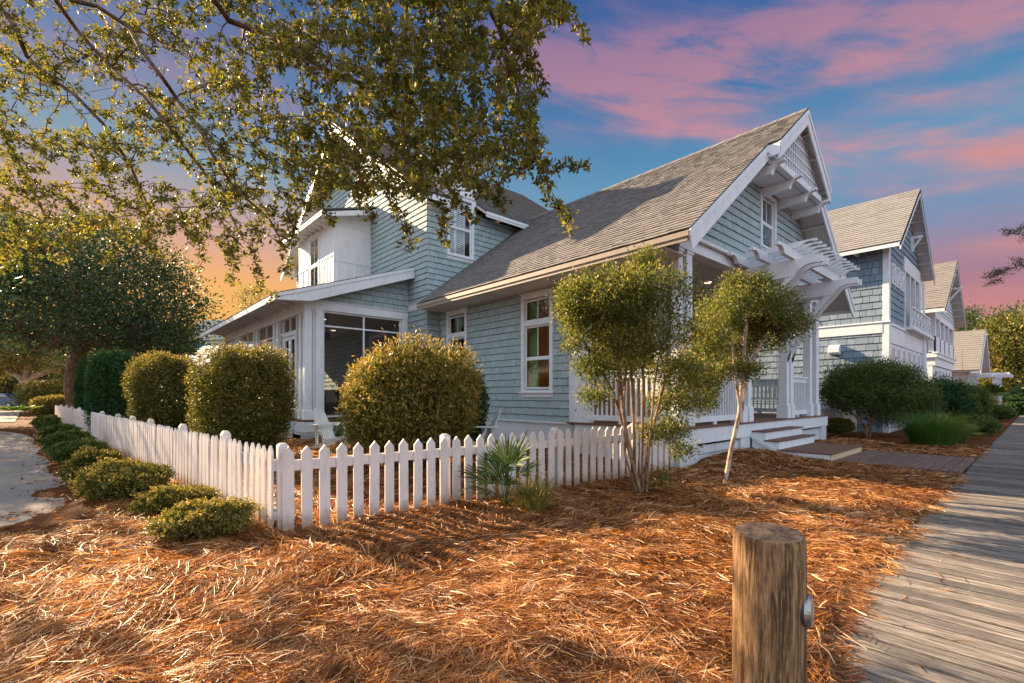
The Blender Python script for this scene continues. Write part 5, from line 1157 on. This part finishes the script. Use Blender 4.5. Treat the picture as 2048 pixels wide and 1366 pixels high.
# low bushes along the fence foot: pixel x range, top, base
gl = 'low bushes along the foot of the side fence'
LOW = [(322, 505, 1002, 1088, 'hedgegold', 'low golden bush at the near fence corner, first of the row along the fence'), (288, 412, 976, 1034, 'hedgegold', 'low golden bush second from the near fence corner'),
       (188, 335, 920, 1008, 'hedgegold', 'low golden-green bush third from the near fence corner, widest of the row'), (141, 240, 898, 978, 'hedge', 'low green-gold bush fourth from the near fence corner'),
       (116, 205, 880, 930, 'greenleaf', 'low green bush fifth along the fence beside the drive edge'), (103, 180, 862, 902, 'greenleaf', 'low green bush sixth along the fence'),
       (92, 150, 850, 884, 'greenleaf', 'low green bush seventh along the fence below the gate'), (82, 122, 839, 866, 'greenleaf', 'low green bush eighth along the fence near its far end'), (70, 110, 834, 854, 'greenleaf', 'low green bush last of the row at the far fence end')]
for k, (x0, x1, yt, yb, mt, lb) in enumerate(LOW):
    p = atz((x0 + x1) / 2, yb, 0); d = p[0] * FWX + p[1] * FWY + .22; p = at((x0 + x1) / 2, 790, d); r = (x1 - x0) / 2 / 947 * d; h = EYE - (yt - 790) / 947 * (d)
    # keep it on the drive side of the fence
    s = (Vector((p[0], p[1], 0)) - q0).dot(dd); off = (Vector((p[0], p[1], 0)) - (q0 + dd * s)); lim = r * .62 + .03; lx = -(dd.y * off.x - dd.x * off.y)
    if lx < lim: sh = (lim - lx); p[0] -= dd.y * sh; p[1] += dd.x * sh
    shrub('low_bush', lb, (p[0], p[1], 0.0), r * 1.03, max(.2, h * .98), 9000 if k > 4 else 17000, .024 + .004 * k, .012 + .002 * k, mt, seed=120 + k, group=gl, ex=2.0, lump=.20, zb=.01, rd=r * .8, shellw=.4, up=.5, stems=5)

# --- multi-stemmed small trees in front of the porch
b1 = np.array([5.42, 3.52, 0.]); D1 = 6.2
ell1 = [E(1285, 590, 132, 46, D1, .8), E(1220, 575, 90, 30, 6.1, .5), E(1350, 590, 80, 34, 6.3, .5), E(1215, 610, 100, 45, 5.9, .55), E(1365, 640, 100, 55, 6.5, .55), E(1290, 530, 40, 28, D1, .25), E(1395, 690, 62, 48, 6.7, .4), E(1160, 640, 48, 40, 6.0, .35), E(1290, 660, 120, 50, 6.1, .6),
        E(1155, 690, 32, 14, 6.0, .25), E(1190, 790, 32, 16, 5.9, .22), E(1360, 800, 70, 28, 6.5, .35), E(1330, 860, 52, 26, 6.3, .3), E(1370, 900, 26, 12, 6.4, .2), E(1240, 720, 60, 40, 6.1, .4), E(1350, 740, 60, 36, 6.3, .4),
        E(1180, 735, 34, 26, 6.0, .3), E(1400, 760, 40, 22, 6.6, .3), E(1140, 600, 30, 40, 6.0, .3), E(1325, 960, 20, 10, 6.3, .12)]
def stem(base, pts, ds): return [base + np.array([0, 0, -.1])] + [base] + [at(px, py, d) for (px, py), d in zip(pts, ds)]
tr1 = [stem(b1 + np.array([-.10, .02, 0]), [(1262, 900), (1225, 780), (1178, 700), (1140, 640)], [6.15, 6.1, 6.05, 6.0]),
       stem(b1 + np.array([-.03, .05, 0]), [(1268, 860), (1262, 740), (1268, 640), (1285, 540)], [6.15, 6.2, 6.2, 6.2]),
       stem(b1 + np.array([.03, -.02, 0]), [(1285, 860), (1286, 740), (1296, 620), (1292, 500)], [6.2, 6.2, 6.2, 6.2]),
       stem(b1 + np.array([.08, .03, 0]), [(1300, 880), (1330, 760), (1372, 690), (1410, 640)], [6.25, 6.35, 6.5, 6.6]),
       stem(b1 + np.array([.12, -.03, 0]), [(1298, 900), (1308, 780), (1322, 680), (1345, 600)], [6.2, 6.2, 6.3, 6.4]),
       stem(b1 + np.array([-.13, -.05, 0]), [(1250, 910), (1248, 800), (1255, 700), (1262, 620)], [6.1, 6.05, 6.1, 6.1]),
       stem(b1 + np.array([.05, .08, 0]), [(1279, 900), (1276, 800), (1310, 700), (1330, 650)], [6.3, 6.35, 6.4, 6.4]),
       stem(b1 + np.array([.10, .06, 0]), [(1292, 930), (1298, 850), (1340, 800), (1370, 790)], [6.3, 6.35, 6.4, 6.5]),
       stem(b1 + np.array([-.06, -.06, 0]), [(1255, 890), (1238, 740), (1225, 640), (1205, 580)], [6.1, 6.0, 5.95, 5.9])]
tree('multi_stem_tree', 'multi-stemmed small tree with flat-topped crown before the front porch, end of the fence', 'tree', b1, ell1, 2700, 25, .050, .042, .020, 'yaupon', 'twig', tr1, cull=-.60, seed=131, r0=.0026, pw=.43, shell=.25, maxr=.040, group='small trees in the front bed', bias=.6)
b2 = np.array([7.05, 3.12, 0.02]); D2 = 7.1
ell2 = [E(1495, 610, 92, 38, D2, .6), E(1540, 650, 78, 40, 7.3, .5), E(1450, 640, 50, 45, 7.0, .4), E(1505, 690, 88, 30, D2, .5), E(1490, 570, 50, 22, D2, .3), E(1478, 735, 50, 20, 7.1, .3), E(1425, 750, 26, 18, 7.0, .2), E(1420, 790, 14, 22, 7.0, .12)]
tr2 = [[b2 + np.array([0, 0, -.1]), b2, at(1462, 900, 7.05), at(1478, 830, 7.05), at(1484, 770, 7.05), at(1488, 700, 7.1), at(1495, 620, 7.1)], [at(1481, 825, 7.05), at(1472, 760, 7.0), at(1466, 700, 7.0), at(1450, 640, 7.0)], [at(1483, 822, 7.06), at(1495, 745, 7.15), at(1520, 690, 7.2), at(1550, 640, 7.3)]]
tree('leaning_tree', 'small leaning pale-trunked tree with flat crown in front of the porch steps', 'tree', b2, ell2, 1600, 27, .050, .042, .020, 'yaupon', 'palebark', tr2, cull=-.60, seed=132, r0=.0034, pw=.43, shell=.2, maxr=.055, group='small trees in the front bed', bias=.6)

# --- overhanging oak: trunk outside the picture to the left, limbs reach over
LIMB = [([(-700, -500), (-300, -300), (60, -120), (111, 0), (155, 62), (218, 130), (290, 195), (345, 262), (405, 340), (452, 410), (486, 480)], 5.6),
        ([(-700, -560), (-200, -420), (60, -120), (140, 0), (193, 12), (258, 55), (282, 100), (322, 152), (352, 195), (398, 258), (420, 300), (468, 375), (540, 440), (556, 470)], 5.2),
        ([(-700, -600), (0, -520), (330, -160), (428, 0), (457, 41), (527, 67), (590, 100), (650, 140), (730, 170), (800, 240), (850, 330)], 4.9),
        ([(-700, -450), (-300, -200), (0, 12), (35, 65), (53, 112), (88, 147), (150, 190), (205, 246), (260, 330), (300, 420)], 6.2),
        ([(-700, -640), (200, -640), (600, -260), (700, -60), (760, 40), (820, 110), (880, 200), (930, 290), (960, 370)], 4.7),
        ([(-700, -660), (400, -680), (850, -260), (930, -80), (1000, 60), (1030, 160), (1050, 250), (1065, 300), (1095, 370), (1130, 430)], 4.3),
        ([(-700, -400), (-400, -100), (-120, 120), (-20, 230), (40, 330), (90, 430)], 6.8)]
starts = []
hub = at(-720, -560, 5.4)
tb = np.array([at(-900, 790, 4.4)[0], at(-900, 790, 4.4)[1], 0.])
for pts, d in LIMB:
    dn = len(pts); l = []
    for k, (px, py) in enumerate(pts):
        q = at(px, py, d + .25 * math.sin(k * 1.7)) if k else hub
        l.append(q)
    # bring far off-screen points smoothly from the hub
    starts.append(l)
trunk = [tb + [0, 0, -.3], tb, tb * .7 + hub * .3 + [.15, 0, 0], tb * .35 + hub * .65 + [-.1, .1, 0], hub]
def inpoly(x, y, poly):
    r = np.zeros(len(x), bool); n = len(poly)
    for i in range(n):
        x0, y0 = poly[i]; x1, y1 = poly[(i + 1) % n]; c = ((y0 > y) != (y1 > y)) & (x < (x1 - x0) * (y - y0) / (y1 - y0 + 1e-9) + x0); r ^= c
    return r
CAN = [(-140, -260), (1170, -260), (1165, -30), (1120, 40), (1075, 60), (1060, 150), (1075, 220), (1085, 290), (1050, 340), (1000, 385), (945, 400), (900, 370), (850, 395), (805, 385), (760, 375), (715, 400), (690, 372), (640, 400), (600, 445), (560, 500), (540, 470), (500, 500), (470, 530), (430, 470), (400, 500), (360, 460), (310, 470), (270, 500), (220, 450), (160, 480), (120, 540), (60, 500), (20, 545), (-140, 560)]
rg = np.random.default_rng(77)
c = rg.uniform([-25, -260], [1175, 560], (15000, 2)); k1 = inpoly(c[:, 0], c[:, 1], CAN)
dn_ = .62 + .30 * np.exp(-((c[:, 0] - 820) / 260) ** 2 - ((c[:, 1] - 150) / 200) ** 2) - .06 * (c[:, 0] < 400)
dn_ = dn_ + .30 * snoise(c, .028, 5) + .16 * snoise(c, .075, 6)
dn_ = dn_ + .5 * ((c[:, 0] > 590) & (c[:, 0] < 900) & (c[:, 1] > 230) & (c[:, 1] < 400))
k1 &= rg.random(len(c)) < np.clip(dn_, .03, 1)
c = c[k1][:5000]
STR = [[(1050, 290), (1085, 320), (1120, 335), (1160, 328), (1186, 322)], [(1062, 300), (1085, 360), (1110, 400), (1135, 440), (1150, 470)], [(1080, -20), (1130, 20), (1155, 50), (1165, 75), (1168, 95)], [(900, 380), (930, 420), (960, 450)], [(950, 370), (1000, 395), (1015, 425)], [(700, 380), (735, 420), (748, 445)], [(770, 370), (805, 430), (822, 485), (812, 490)], [(880, 400), (890, 450), (893, 490)],
       [(590, 440), (575, 500), (572, 560)], [(470, 480), (468, 530), (462, 575)], [(500, 480), (520, 560), (515, 590)], [(230, 470), (220, 500), (212, 540)], [(60, 480), (70, 520), (60, 545)], [(395, 480), (405, 520), (398, 545)], [(640, 400), (662, 440), (668, 455)], [(300, 440), (310, 500), (330, 520)], [(1060, 120), (1085, 160), (1078, 200)], [(540, 590), (560, 590)]]
ex_ = []
for pl in STR:
    for a, b in zip(pl[:-1], pl[1:]):
        m = max(2, int(math.hypot(b[0] - a[0], b[1] - a[1]) / 9)); ex_ += [(a[0] + (b[0] - a[0]) * k / m + rg.normal(0, 4), a[1] + (b[1] - a[1]) * k / m + rg.normal(0, 4)) for k in range(m)]
ns_ = len(c); c = np.concatenate([c, np.array(ex_)])
dep = 6.4 - 2.3 * sst(c[:, 0], 100, 1050) + rg.normal(0, .42, len(c)); dep[ns_:] = (6.4 - 2.3 * sst(c[ns_:, 0], 100, 1050)) + .04 * rg.normal(size=len(ex_)); dep = np.clip(dep, 3.4, 8)
TG = np.stack([at(px, py, d) for (px, py), d in zip(c, dep)])
# foliage carried on above and behind the frame so that the tree is whole from other places
up_ = clumps([((hub + np.array([.5, .4, 1.2])), 2.6, 2.2, 1.3), (hub + np.array([2.0, .8, 1.5]), 2.2, 1.8, 1.0)], 500, .1, rg, .3)
up_ = np.concatenate([up_, clumps([((-2.35, 11.2, 3.55), .8, .6, .4), ((-3.2, 10.6, 3.9), .9, .6, .4)], 170, .1, rg, .2)])  # unseen clumps added to shade the near left corner of the straw
OT = thing('overhanging_oak', 'oak tree with leafy branches hanging across the upper left of the view', 'tree', tuple(map(float, tb)))
mb = MB(); grow_wood(mb, [trunk] + starts, np.concatenate([TG, up_]), 9, droop=.10, r0=.0030, pw=.40, ns=4, maxr=.16, curve=.10, bias=.0); mb.build('limbs', M['bark'], OT, smooth=True)
ALL = np.concatenate([TG, up_]); per = 17
P = np.repeat(ALL, per, 0); n = len(P); off = rg.normal(size=(n, 3)); tip = np.repeat(rg.random(len(ALL)) < .45, per)
axis = np.repeat(nrm(rg.normal(size=(len(ALL), 3)) + np.array([0, 0, -.35])), per, 0)
along = rg.uniform(-.10, .05, n)[:, None]; P = P + axis * np.where(tip[:, None], along * .35, along) + off * .008
D = nrm(off * 1.0 + axis * 1.1)
rv = np.clip(np.repeat(rg.random(len(ALL)), per) * .45 + rg.random(n) * .5, 0, 1)
leafmesh('foliage', P, D, rg.uniform(.038, .074, n), rg.uniform(.018, .032, n), M['oakleaf'], OT, rv, rg=rg)

# --- background trees
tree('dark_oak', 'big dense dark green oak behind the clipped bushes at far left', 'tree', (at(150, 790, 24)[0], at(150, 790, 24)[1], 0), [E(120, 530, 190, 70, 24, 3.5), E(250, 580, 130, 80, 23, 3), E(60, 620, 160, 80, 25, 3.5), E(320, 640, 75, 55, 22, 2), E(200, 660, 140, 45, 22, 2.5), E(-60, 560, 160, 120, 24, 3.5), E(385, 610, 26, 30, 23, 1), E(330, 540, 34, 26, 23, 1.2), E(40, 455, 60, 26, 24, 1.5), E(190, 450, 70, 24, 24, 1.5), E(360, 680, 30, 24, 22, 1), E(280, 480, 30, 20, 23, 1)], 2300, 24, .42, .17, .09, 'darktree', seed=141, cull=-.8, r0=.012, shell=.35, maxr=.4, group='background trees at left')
tree('magnolia', 'dark glossy tree just left of the teal-roofed cottage', 'tree', (at(320, 790, 27)[0], at(320, 790, 27)[1], 0), [E(305, 700, 62, 38, 27, 2), E(330, 680, 40, 30, 27, 1.5)], 420, 26, .25, .2, .1, 'darktree', seed=142, r0=.012, maxr=.2, group='background trees at left')
bt = np.array([at(52, 790, 40)[0], at(52, 790, 40)[1], 0.])
tree('spreading_tree', 'sunlit spreading tree with forked trunk beside the road at far left', 'tree', bt, [E(60, 700, 95, 38, 40, 4), E(130, 690, 70, 30, 40, 3), E(-10, 700, 80, 50, 40, 4), E(160, 730, 45, 25, 38, 2), E(40, 670, 90, 30, 41, 3)], 1500, 22, .34, .22, .11, 'lighttree', 'palebark',
     [[bt, at(52, 775, 40), at(54, 752, 40), at(58, 725, 40)], [at(54, 770, 40), at(40, 752, 40), at(20, 742, 40), at(5, 735, 40)], [at(54, 768, 40), at(70, 752, 40), at(95, 742, 40), at(120, 730, 40)]], seed=143, r0=.03, pw=.42, shell=.3, maxr=.5, group='background trees at left')
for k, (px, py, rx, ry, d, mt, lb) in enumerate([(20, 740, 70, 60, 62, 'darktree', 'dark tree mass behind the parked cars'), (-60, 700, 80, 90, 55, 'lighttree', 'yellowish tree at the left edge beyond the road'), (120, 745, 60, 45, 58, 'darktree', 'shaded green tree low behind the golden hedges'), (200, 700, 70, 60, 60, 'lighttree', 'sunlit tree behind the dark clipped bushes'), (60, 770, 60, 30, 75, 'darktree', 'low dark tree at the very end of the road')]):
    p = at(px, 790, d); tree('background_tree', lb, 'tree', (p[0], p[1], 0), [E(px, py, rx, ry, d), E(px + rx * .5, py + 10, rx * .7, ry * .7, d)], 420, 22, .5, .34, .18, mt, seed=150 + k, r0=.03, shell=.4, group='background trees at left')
p = at(500, 790, 34); tree('slender_tree', 'thin airy tree poking up behind the screened porch roof', 'tree', (p[0], p[1], 0), [E(505, 600, 28, 28, 34, 1), E(540, 620, 20, 16, 34, .8), E(490, 640, 18, 20, 34, .8)], 130, 12, .22, .17, .08, 'lighttree', seed=160, r0=.01)
p = np.array([-6.6, 24.5, 0.]); tree('drive_tree', 'broad tree left of the drive whose crown shades the drive and side fence', 'tree', p, [((p + [0, 0, 6.2]), 4.2, 3.4, 2.6), ((p + [2.2, -1.5, 4.8]), 2.6, 2.4, 1.7), ((p + [-2, 1, 5.0]), 3, 2.6, 2.0)], 900, 24, .32, .22, .11, 'darktree', seed=161, r0=.012, shell=.3, maxr=.3, group='background trees at left')
p = np.array([-11.5, 21.5, 0.]); tree('drive_tree', 'second broad tree left of the drive nearer the camera, outside the view', 'tree', p, [((p + [0, 0, 5.4]), 3.0, 2.6, 1.8)], 420, 24, .30, .20, .10, 'darktree', seed=162, r0=.012, shell=.3, maxr=.25, group='background trees at left')
# greenery seen through and beyond the front porch
for k, (px, py, rx, ry, d, mt, L, lb) in enumerate([(1530, 730, 34, 50, 21, 'greenleaf', .1, 'green tree seen through the front porch railing between the posts'), (1600, 720, 34, 60, 22, 'darktree', .1, 'dark green tree behind the far porch columns'), (1672, 765, 34, 42, 20.5, 'greenleaf', .08, 'green shrub-tree against the lower wall of slate-blue house')]):
    p = at(px, 790, d); tree('side_yard_tree', lb, 'tree', (p[0], p[1], 0), [E(px, py, rx, ry, d), E(px, py + 40, rx, ry * .7, d)], 330, 24, .13, L, L * .4, mt, seed=170 + k, r0=.006, shell=.3, group='trees between the two houses')
# right side planting
gr = 'shrubs along the boardwalk before the neighbour houses'
p = atz(1735, 874); d = p[0] * FWX + p[1] * FWY
b = np.array([p[0], p[1], 0.]); st = [[b + np.array([dx, dy, -.1]), b + np.array([dx * 1.5, dy * 1.5, .35]), b + RT * sx + np.array([0, 0, .95])] for dx, dy, sx in ((-.1, 0, -.7), (-.05, .05, -.35), (0, 0, 0), (.06, -.04, .3), (.1, .02, .7), (-.02, -.06, -.1))]
tree('round_shrub', 'big rounded green shrub on bare stems right of the porch steps', 'shrub', b, [E(1745, 780, 92, 50, d, .95), E(1700, 765, 52, 36, d, .7), E(1815, 790, 52, 42, d, .7), E(1760, 745, 66, 22, d, .8), E(1790, 820, 60, 30, d, .7), E(1690, 790, 46, 34, d, .6), E(1840, 810, 28, 28, d, .4)], 1500, 34, .085, .07, .026, 'greenleaf', 'twig', st, seed=181, r0=.004, shell=.45, maxr=.03, group=gr, nm=('stems', 'foliage'))
shrub_px('round_shrub', 'small low green shrub beneath the big rounded one beside the deck', 1654, 1704, 836, 15.2, 0, 7000, .04, .018, 'hedge', seed=182, group=gr, ex=2.2, lump=.12)
shrub_px('round_shrub', 'dark green shrub behind the tall grass, right of the big rounded shrub', 1850, 1925, 762, 16.5, 0, 14000, .07, .028, 'hedgedark', seed=183, group=gr, ex=2.2, lump=.14, rd=1.0)
shrub_px('round_shrub', 'light green shrub with fine foliage behind the young pine', 1915, 1970, 768, 21, 0, 9000, .07, .028, 'greenleaf', seed=184, group=gr, ex=2.2, lump=.16)
shrub_px('round_shrub', 'low green shrub at the straw edge right of the grass clump', 1920, 1982, 832, 15.2, 0, 8000, .045, .02, 'greenleaf', seed=185, group=gr, ex=2.2, lump=.14)
shrub_px('round_shrub', 'low dark shrub close to the boardwalk beyond the yellow palmetto', 1972, 2018, 812, 24, 0, 7000, .08, .035, 'greenleaf', seed=186, group=gr, ex=2.2, lump=.12)
shrub_px('round_shrub', 'tan dry ornamental shrub in front of the far white fence', 1930, 1985, 782, 27, 0, 5000, .12, .02, 'fern', seed=187, group=gr, ex=2.2, lump=.12)
shrub_px('round_shrub', 'dark green shrub at the right edge below the brownish magnolia', 2025, 2085, 780, 30, 0, 8000, .12, .05, 'hedgedark', seed=188, group=gr, ex=2.2, lump=.12)
def blades(name, P0, az, L, lean, w, mat, T, seed=1, seg=4, rv=None, sag=1.2):
    r = np.random.default_rng(seed); n = len(P0); V = np.empty((n, seg + 1, 2, 3)); P = P0.copy(); th = lean.copy(); h = np.stack([np.cos(az), np.sin(az), 0 * az], -1); s = np.stack([-np.sin(az), np.cos(az), 0 * az], -1)
    for k in range(seg + 1):
        ww = w * (1 - (k / seg) ** 1.6 * .93); V[:, k, 0] = P + s * (ww / 2)[:, None]; V[:, k, 1] = P - s * (ww / 2)[:, None]
        P = P + (h * np.sin(th)[:, None] + UP * np.cos(th)[:, None]) * (L / seg)[:, None]; th = th + sag / seg * (.4 + k / seg)
    b = np.arange(n)[:, None] * (2 * (seg + 1)); F = np.concatenate([b + np.array([[2 * k, 2 * k + 2, 2 * k + 3, 2 * k + 1]]) for k in range(seg)], 1).reshape(-1, 4)
    return npmesh(name, V.reshape(-1, 3), F, M[mat], T, np.repeat(r.random(n) if rv is None else rv, 2 * (seg + 1)))
def grassclump(label, c, r, h, n, seed, mat='grass', w=.008, name='ornamental_grass', group=None):
    rg = np.random.default_rng(seed); T = thing(name, label, 'grass', tuple(map(float, c)), 0, group); a = rg.uniform(0, 6.28, n); rr = r * .55 * np.sqrt(rg.random(n))
    P0 = np.array(c) + np.stack([rr * np.cos(a), rr * np.sin(a), 0 * a], -1); az = a + rg.normal(0, .5, n)
    blades('blades', P0, az, h * rg.uniform(.8, 1.45, n), np.abs(rg.normal(.15, .2, n)) + rr / r * .4, np.full(n, w) * rg.uniform(.6, 1.2, n), mat, T, seed); return T
gg = 'ornamental grass clumps'
grassclump('bright green tall grass clump by the path, in front of the dark shrub', (16.2, 1.85, 0), .75, .75, 2600, 191, w=.012, group=gg)
grassclump('bright green grass clump leaning right beside the young pine', (17.3, 1.65, 0), .6, .6, 1500, 192, w=.012, group=gg)
grassclump('thin straw-coloured grass tuft under the front window behind the fence', (6.9, 6.2, .1), .4, .55, 160, 193, 'fern', .006, group=gg)
grassclump('green grass tuft at the foot of the screened porch pier', (5.1, 12.5, .15), .35, .6, 260, 194, 'grass', .009, group=gg)
grassclump('green grass tuft by the left adirondack chair under porch screen', (5.9, 12.4, .15), .4, .55, 260, 195, 'grass', .009, group=gg)
# palmettos
def fan(mb_list, root, petiole_end, az, tilt, R, nl, rg, wmul=1):
    # leaflets radiate from the end of a stalk in a pleated half circle
    hd = np.array([math.cos(az), math.sin(az), 0]); sd = np.array([-math.sin(az), math.cos(az), 0]); ax = hd * math.cos(tilt) + UP * math.sin(tilt); nn = np.cross(ax, sd)
    for k in range(nl):
        a = (k / (nl - 1) - .5) * 2.35 * 1.15; dr = ax * math.cos(a) + sd * math.sin(a); dr = dr + nn * rg.normal(0, .04) ; L = R * (1 - .25 * abs(a) / 1.4) * rg.uniform(.9, 1.06)
        wv = np.cross(dr, nn); wv = wv / np.linalg.norm(wv) * (.013 * wmul * R / .4); p = petiole_end; m = p + dr * L * .55 - UP * .0; t = p + dr * L - UP * L * rg.uniform(.02, .14)
        lift = nn * .006
        mb_list.quad([p - wv * .15, m - wv + lift, t, m + wv + lift], rg.random())
def palmetto(label, c, fans, seed, group, mat='palm', wmul=1, nl=22):
    rg = np.random.default_rng(seed); T = thing('palmetto', label, 'palm', tuple(map(float, c)), 0, group); c = np.array(c, float); st = MB()
    for (az, L, el, R, tilt) in fans:
        e = c + np.array([math.cos(az) * math.cos(el), math.sin(az) * math.cos(el), math.sin(el)]) * L; mid = (c + e) / 2 + np.array([0, 0, .03]); st.tube([c, mid, e], [.008, .006, .005], 5); mb = MB(); fan(mb, T, e, az, tilt, R, nl, rg, wmul); mb.build('fan_leaf', M[mat], T)
    st.build('stalks', M[mat], T)
ra = Rang           # azimuth of camera right
pg = 'palmettos and fan palms'
pb = np.array([3.52, 4.02, 0.])
palmetto('green fan palmetto standing against the front picket fence', pb, [(ra + .35, .50, 1.42, .50, 1.15), (ra + 2.75, .34, 1.0, .52, .50), (ra + .2, .42, 1.25, .42, .55), (ra + 1.5, .52, 1.45, .40, 1.4), (ra + 3.4, .30, .9, .42, .12), (ra - .5, .30, .9, .34, .2), (ra - 1.8, .30, 1.3, .30, .9), (ra + 2.2, .40, 1.2, .44, .95)], 201, pg, nl=22, wmul=.9)
f0 = np.array([3.68, 3.76, 0.]); T = thing('fern_clump', 'yellow-green feathery weed clump at the foot of the palmetto', 'plant', tuple(f0)); n = 620; rg = np.random.default_rng(5); a = rg.uniform(0, 6.28, n); rr = .13 * np.sqrt(rg.random(n))
blades('blades', f0 + np.stack([rr * np.cos(a), rr * np.sin(a), 0 * a], -1), a + rg.normal(0, .6, n), rg.uniform(.2, .56, n), np.abs(rg.normal(.35, .32, n)), rg.uniform(.005, .010, n), 'fern', T, 3, sag=1.6)
P = f0 + rg.normal(size=(900, 3)) * np.array([.14, .12, .10]) + np.array([0, 0, .26]); leafmesh('leaves', P, rg.normal(size=(900, 3)) + np.array([0, 0, .4]), rg.uniform(.025, .05, 900), .007, M['fern'], T, rg=rg)
palmetto('yellow-green palmetto with dry splayed fans at the straw edge on the right', (19.2, 1.75, 0), [(ra + 2.9, .45, .7, .55, .35), (ra + 2.2, .35, 1.1, .5, .9), (ra + .4, .5, .6, .6, .3), (ra - .2, .4, .4, .55, .1), (ra + 1.5, .4, 1.2, .5, 1.1)], 202, pg, 'fern', 1.4)
palmetto('dark green palmetto behind the yellow one by the boardwalk', (21.5, 1.9, 0), [(ra + k * 1.05, .55, .9, .6, .5 + .2 * (k % 2)) for k in range(6)], 203, pg, 'palm', 1.5)
pp = at(1992, 790, 27); palmetto('tall bluish fan palm in front of the far cottage', (pp[0], pp[1], .25), [(ra + k * .75, 1.35, .55 + .25 * (k % 3), .95, .2 + .3 * (k % 3)) for k in range(9)], 204, pg, 'palm', 1.6, 24)
pp = at(38, 790, 27); palmetto('sunlit low palmetto clump beside the drive at far left', (pp[0], pp[1], 0), [(ra + k * .8, .6, .8, .75, .5) for k in range(8)], 205, pg, 'grass', 1.6)
pp = at(1925, 790, 16.5); T = tree('young_pine', 'thin young pine with wispy layered needles behind the grass', 'tree', (pp[0], pp[1], 0), [E(1925, 845, 32, 10, 16.5, .4), E(1925, 815, 30, 8, 16.5, .4), E(1925, 790, 26, 7, 16.5, .35), E(1926, 765, 16, 8, 16.5, .25)], 190, 16, .06, .10, .006, 'lighttree', 'palebark', [[np.array([pp[0], pp[1], -.1]), at(1925, 700, 16.5)]], seed=211, r0=.004, maxr=.02, shell=.1, flat=.3)
# trees at the right
p = at(2020, 790, 44); tree('bronze_magnolia', 'tall bronze-green magnolia beside the boardwalk at the right edge', 'tree', (p[0], p[1], 0), [E(2015, 700, 42, 42, 44, 2), E(2055, 680, 55, 55, 46, 2.5), E(2010, 760, 34, 30, 44, 1.6), E(2060, 750, 40, 40, 44, 2), E(2000, 665, 28, 22, 45, 1.4)], 900, 22, .32, .3, .14, 'hedge', seed=221, r0=.02, shell=.4, group='trees at the right edge')
p = at(2090, 790, 60); tree('round_tree', 'green tree top rising behind the bronze magnolia', 'tree', (p[0], p[1], 0), [E(2070, 650, 70, 38, 60, 4), E(2000, 650, 36, 22, 62, 3), E(2110, 690, 60, 60, 60, 4)], 600, 22, .5, .36, .16, 'darktree', seed=222, r0=.03, shell=.4, group='trees at the right edge')
p = at(1938, 790, 75); tree('far_pine', 'dark pine top showing between white balcony house and its neighbour', 'tree', (p[0], p[1], 0), [E(1938, 640, 14, 16, 75, 1.5), E(1930, 660, 16, 12, 75, 1.5), E(1945, 625, 8, 6, 75, .8)], 110, 22, .42, .4, .12, 'darktree', seed=223, r0=.03, shell=.2)
pb_ = at(2260, 790, 17); pb_[2] = 0
lim = [[pb_ - [0, 0, .2], pb_ + [0, 0, 3], at(2250, 560, 17), at(2255, 420, 17), at(2260, 300, 17)], [at(2250, 560, 17), at(2140, 552, 16.5), at(2040, 530, 16), at(1995, 548, 16), at(1965, 556, 16)], [at(2255, 480, 17), at(2140, 470, 16.5), at(2050, 455, 16), at(2022, 462, 16)]]
tree('longleaf_pine', 'pine branches with needle tufts reaching in from the right edge', 'tree', pb_, [E(2010, 540, 28, 11, 16, .6), E(1978, 552, 18, 7, 16, .4), E(2045, 525, 30, 14, 16, .6), E(2000, 562, 24, 6, 16, .4), E(2040, 462, 24, 16, 16, .5), E(2110, 520, 50, 20, 16.3, .8), E(2100, 460, 50, 24, 16.3, .8), E(2250, 330, 110, 60, 17, 2), E(2200, 420, 80, 30, 17, 1.5)], 420, 34, .065, .075, .022, 'darktree', 'bark', lim, seed=224, r0=.006, pw=.45, shell=.1, flat=.5, maxr=.2)
# a taller wood closes the horizon behind everything
rg = np.random.default_rng(9); P = []
for a in np.arange(-1.25, 1.25, .004):
    d = 150 + rg.uniform(-12, 25); th = a + math.atan2(FWX, FWY); h = 5.2 + 2.2 * math.sin(a * 9) + 1.5 * math.sin(a * 23 + 1)
    m = 26; P.append(np.stack([np.full(m, d * math.sin(th)) + rg.normal(0, 1.2, m), np.full(m, d * math.cos(th)) + rg.normal(0, 1.2, m), rg.uniform(-.5, h, m)], -1))
P = np.concatenate(P); o = leafmesh('far_wood', P, rg.normal(size=P.shape), rg.uniform(1.2, 2.4, len(P)), rg.uniform(.8, 1.4, len(P)), M['darktree'], None, rg=rg); setp(o, kind='stuff')
# small plants in the straw
for k, (px, py, hh, mt, lb) in enumerate([(1480, 940, .18, 'grass', 'tiny green sapling in the straw beside the leaning trunk'), (700, 925, .30, 'hedge', 'low green groundcover behind the front fence, under the left chair'), (1580, 935, .14, 'fern', 'single dry stalk standing in the straw before the box step')]):
    p = atz(px, py); T = thing('small_plant', lb, 'plant', (float(p[0]), float(p[1]), 0)); rg = np.random.default_rng(300 + k); n = 30 if k != 1 else 2600
    spd = np.array([.03, .03, .4 * hh]) if k != 1 else np.array([.45, .22, .09])
    P = p + np.abs(rg.normal(size=(n, 3))) * [0, 0, spd[2]] + rg.normal(size=(n, 3)) * [spd[0], spd[1], 0]; leafmesh('leaves', P, rg.normal(size=(n, 3)) + [0, 0, .8], rg.uniform(.03, .06, n), .014, M[mt], T, rg=rg)
    mb = MB(); mb.tube([p, p + [0, 0, hh]], .003, 4); mb.build('stem', M['twig'], T)
